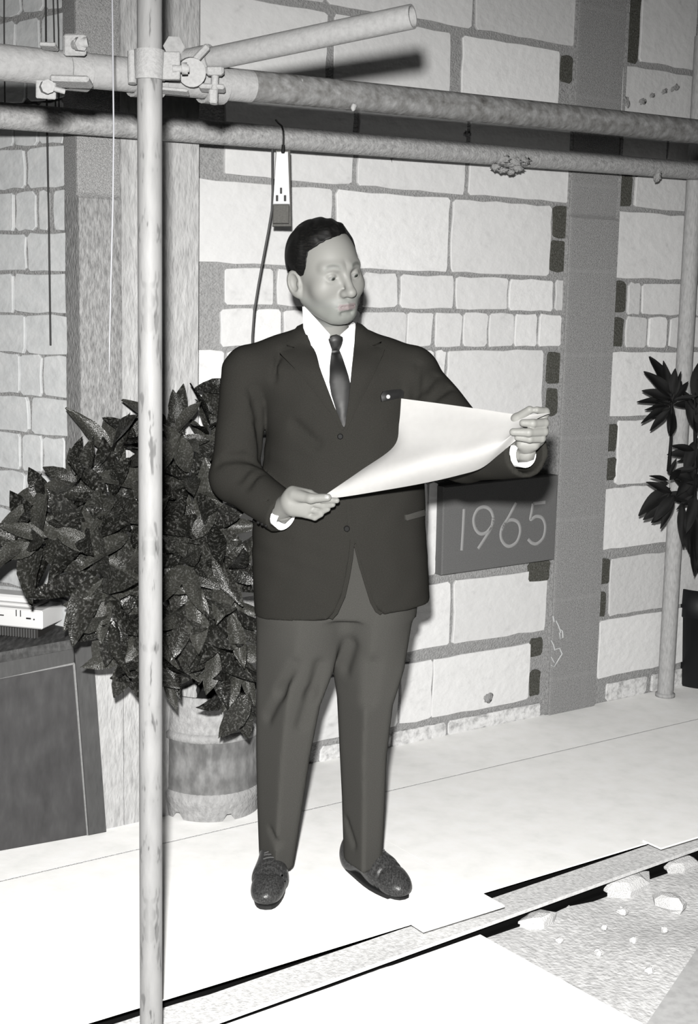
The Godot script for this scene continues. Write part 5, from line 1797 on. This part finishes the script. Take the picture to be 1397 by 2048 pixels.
func dress(man: Node3D) -> void:
	var J := coat_form
	# lapels and collar of the jacket
	put("lapel", drape(J, [[609, 650], [622, 690], [641, 738], [669, 812], [688, 857], [685, 862], [668, 834], [640, 798], [604, 752], [574, 722], [560, 708], [590, 698], [574, 692], [582, 672], [596, 656]], 7.0, 0.0055, 0.004), M.suit, man)
	put("lapel", drape(J, [[713, 648], [709, 690], [704, 735], [698, 800], [690, 857], [693, 862], [710, 824], [728, 788], [746, 752], [766, 712], [770, 700], [744, 694], [763, 686], [742, 668], [722, 652]], 7.0, 0.0055, 0.004), M.suit, man)
	# overlapping front edge
	put("front_edge", drape(J, [[688, 858], [693, 858], [696, 930], [700, 1000], [704, 1062], [709, 1082], [706, 1116], [700, 1152], [691, 1192], [676, 1226], [655, 1249], [648, 1247], [668, 1224], [683, 1190], [692, 1150], [698, 1112], [701, 1080], [697, 1064], [692, 1000], [689, 930]], 5.0, 0.003, 0.0), M.suit, man)
	put("front_edge", drape(J, [[712, 1086], [722, 1128], [735, 1168], [746, 1202], [756, 1219], [766, 1225], [764, 1231], [751, 1223], [741, 1205], [730, 1170], [718, 1131], [708, 1090]], 5.0, 0.003, 0.0), M.suit, man)
	button(man, J, 681, 873, 0.0075, 0.003)
	button(man, J, 694, 1057, 0.0078, 0.003)
	for k in 4:
		button(man, J, 509.0 + k * 8.0, 1041.0 + k * 3.3, 0.0045, 0.001)
	put("handkerchief", drape(J, [[763, 804], [761, 792], [766, 783], [784, 780], [800, 778], [809, 783], [808, 795], [790, 798], [778, 801]], 5.0, 0.005, 0.004), M.tie, man)
	var b := hit(J, 773.5, 795)
	var bn := slope(J, b)
	var st := fresh()
	knob(st, b + bn * 0.010, Vector3(0.0055, 0.0055, 0.004), Basis(), 8, 14)
	put("lapel_badge", done(st), M.pearl, man)
	put("pocket_flap", drape(J, [[810, 1030], [846, 1019], [848, 1026], [848, 1031], [811, 1041]], 5.0, 0.005, 0.002), M.trousers, man)
	# tie
	var S := shirt_form
	put("tie", drape(S, [[664, 696], [677, 696], [686, 720], [697, 752], [701, 768], [699, 800], [694, 836], [689, 858], [682, 846], [672, 818], [663, 790], [659, 765], [660, 735]], 6.0, 0.005, 0.004), M.tie, man)
	put("tie_knot", drape(S, [[657, 677], [664, 671], [674, 669], [682, 672], [683, 678], [681, 688], [677, 699], [664, 699], [660, 687]], 4.0, 0.010, 0.006), M.tie_knot, man)
	# collar leaves of the shirt
	put("collar_leaf", drape(S, [[607, 612], [634, 640], [660, 668], [659, 680], [654, 712], [640, 715], [622, 690], [609, 655]], 6.0, 0.003, 0.001), M.shirt, man)
	put("collar_leaf", drape(S, [[712, 640], [698, 656], [682, 670], [683, 682], [690, 706], [700, 714], [708, 690], [713, 660]], 6.0, 0.003, 0.001), M.shirt, man)
	# shirt cuffs
	for a in [arm_r, arm_l]:
		var fore: Vector3 = (a[2] - a[1]).normalized()
		var st2 := fresh()
		var sh: Vector3 = (Vector3.DOWN * 0.009 - fore * 0.005) if a == arm_r else Vector3(-0.012, -0.006, 0.002)
		hollow(st2, a[2] - fore * 0.04 + sh, a[2] + fore * 0.012 + sh, 0.032 if a == arm_r else 0.030, 0.0025, 28)
		put("shirt_cuff", done(st2), M.shirt, man)
	for q in [[651, 993, 0.0048], [1064, 846, 0.0]]:
		if q[2] > 0:
			var hf := func(p: Vector3) -> float: return sd_hands(p, 0)
			put("thumbnail", drape(hf, [[650, 990.5], [655, 990], [657.5, 992], [658, 995], [656, 997.5], [650, 997]], 2.0, 0.0004, 0.0003), M.nail, man)

func shoes(man: Node3D) -> void:
	var set_up := [[level(548, 1752, 0.0), level(532, 1817, 0.0)], [level(706, 1738, 0.0), level(806, 1800, 0.0)]]
	for q in set_up:
		var heel: Vector3 = q[0]
		var toe: Vector3 = q[1]
		var z := (toe - heel).normalized()
		heel = toe - z * 0.268
		var fr := Basis(Vector3.UP.cross(z), Vector3.UP, z)
		var inv := fr.inverse()
		var f := func(p: Vector3) -> float: return sd_shoe(inv * (p - heel))
		var g := func(p: Vector3) -> float: return sd_shoe(p)
		var m: Array = nets(g, Vector3(-0.06, 0.0, -0.02), Vector3(0.06, 0.13, 0.30), 0.004)
		var pts: PackedVector3Array = m[0]
		for i in pts.size():
			pts[i] = heel + fr * pts[i]
		var sh := put("shoe", net_mesh([[pts, m[1]]]), M.shoe, man)
		var st := fresh()
		var rim := []
		for k in 28:
			var a := TAU * k / 28.0
			var zz := 0.140 - 0.138 * cos(a)
			var wide := lerpf(0.032, 0.043, smoothstep(0.05, 0.19, zz))
			rim.append(heel + fr * Vector3(-wide * signf(sin(a)) * pow(absf(sin(a)), 0.7), 0.0105, zz))
		rim.reverse()
		slab(st, rim, Vector3.DOWN * 0.010, 0.002)
		put("sole", done(st), M.shoe_sole, sh)
		for k in 4:
			st = fresh()
			var zc := 0.126 + 0.013 * k
			var line := []
			for e in 7:
				var x := (e - 3) * 0.0062
				var y := 0.13
				for it in 40:
					var d := sd_shoe(Vector3(x, y, zc))
					if d < 0.0004:
						break
					y -= d * 0.7
				line.append(heel + fr * Vector3(x, y + 0.0014, zc + 0.004 * (1 if k % 2 == 0 else -1) * (e - 3) / 3.0))
			tube(st, line, [0.0021], 6)
			put("lace", done(st), M.lace, sh)

func along(list: Array, u: float) -> Vector3:
	var n := list.size() - 1
	var i := clampi(int(u * n), 0, n - 1)
	var t := u * n - i
	var p1 := Vector3(list[i][0], list[i][1], list[i][2])
	var p2 := Vector3(list[i + 1][0], list[i + 1][1], list[i + 1][2])
	var p0 := p1 * 2.0 - p2 if i == 0 else Vector3(list[i - 1][0], list[i - 1][1], list[i - 1][2])
	var p3 := p2 * 2.0 - p1 if i == n - 1 else Vector3(list[i + 2][0], list[i + 2][1], list[i + 2][2])
	return 0.5 * (2.0 * p1 + (p2 - p0) * t + (2.0 * p0 - 5.0 * p1 + 4.0 * p2 - p3) * t * t + (3.0 * p1 - p0 - 3.0 * p2 + p3) * t * t * t)

func paper() -> void:
	var top := [[803, 797, -3.25], [880, 807, -3.21], [960, 818, -3.15], [1040, 829, -3.09], [1102, 826, -3.05]]
	var bot := [[652, 989, -3.222], [668, 996, -3.22], [760, 982, -3.19], [850, 966, -3.17], [920, 950, -3.14], [964, 936, -3.12], [1000, 908, -3.09], [1034, 880, -3.07]]
	var lef := [[803, 797, -3.25], [799, 845, -3.235], [788, 893, -3.225], [722, 941, -3.222], [652, 989, -3.222]]
	var rig := [[1102, 826, -3.05], [1075, 837, -3.055], [1050, 850, -3.062], [1034, 880, -3.07]]
	var n := 44
	var m := 30
	var g := []
	for j in m + 1:
		var row := []
		var v := float(j) / m
		for i in n + 1:
			var u := float(i) / n
			var c := along(top, u) * (1.0 - v) + along(bot, u) * v + along(lef, v) * (1.0 - u) + along(rig, v) * u
			c -= Vector3(803, 797, -3.25) * (1.0 - u) * (1.0 - v) + Vector3(1102, 826, -3.05) * u * (1.0 - v) + Vector3(652, 989, -3.222) * (1.0 - u) * v + Vector3(1034, 880, -3.07) * u * v
			c.z += 0.055 * pow(sin(PI * clampf(u, 0, 1)), 0.8) * sin(PI * pow(v, 1.6))
			row.append(atz(c.x, c.y, c.z))
		g.append(row)
	var st := fresh()
	var thick := lens.z * -0.0006
	for side in 2:
		smooth(st)
		for j in m:
			for i in n:
				if side == 0:
					quad(st, g[j + 1][i], g[j + 1][i + 1], g[j][i + 1], g[j][i])
				else:
					quad(st, g[j + 1][i] + thick, g[j][i] + thick, g[j][i + 1] + thick, g[j + 1][i + 1] + thick)
	smooth(st)
	for i in n:
		quad(st, g[0][i], g[0][i + 1], g[0][i + 1] + thick, g[0][i] + thick)
		quad(st, g[m][i], g[m][i] + thick, g[m][i + 1] + thick, g[m][i + 1])
	for j in m:
		quad(st, g[j][0], g[j][0] + thick, g[j + 1][0] + thick, g[j + 1][0])
		quad(st, g[j][n], g[j + 1][n], g[j + 1][n] + thick, g[j][n] + thick)
	tag(put("paper_sheet", done(st), M.paper), "large curling white sheet of paper held open in the man's two hands", "paper")
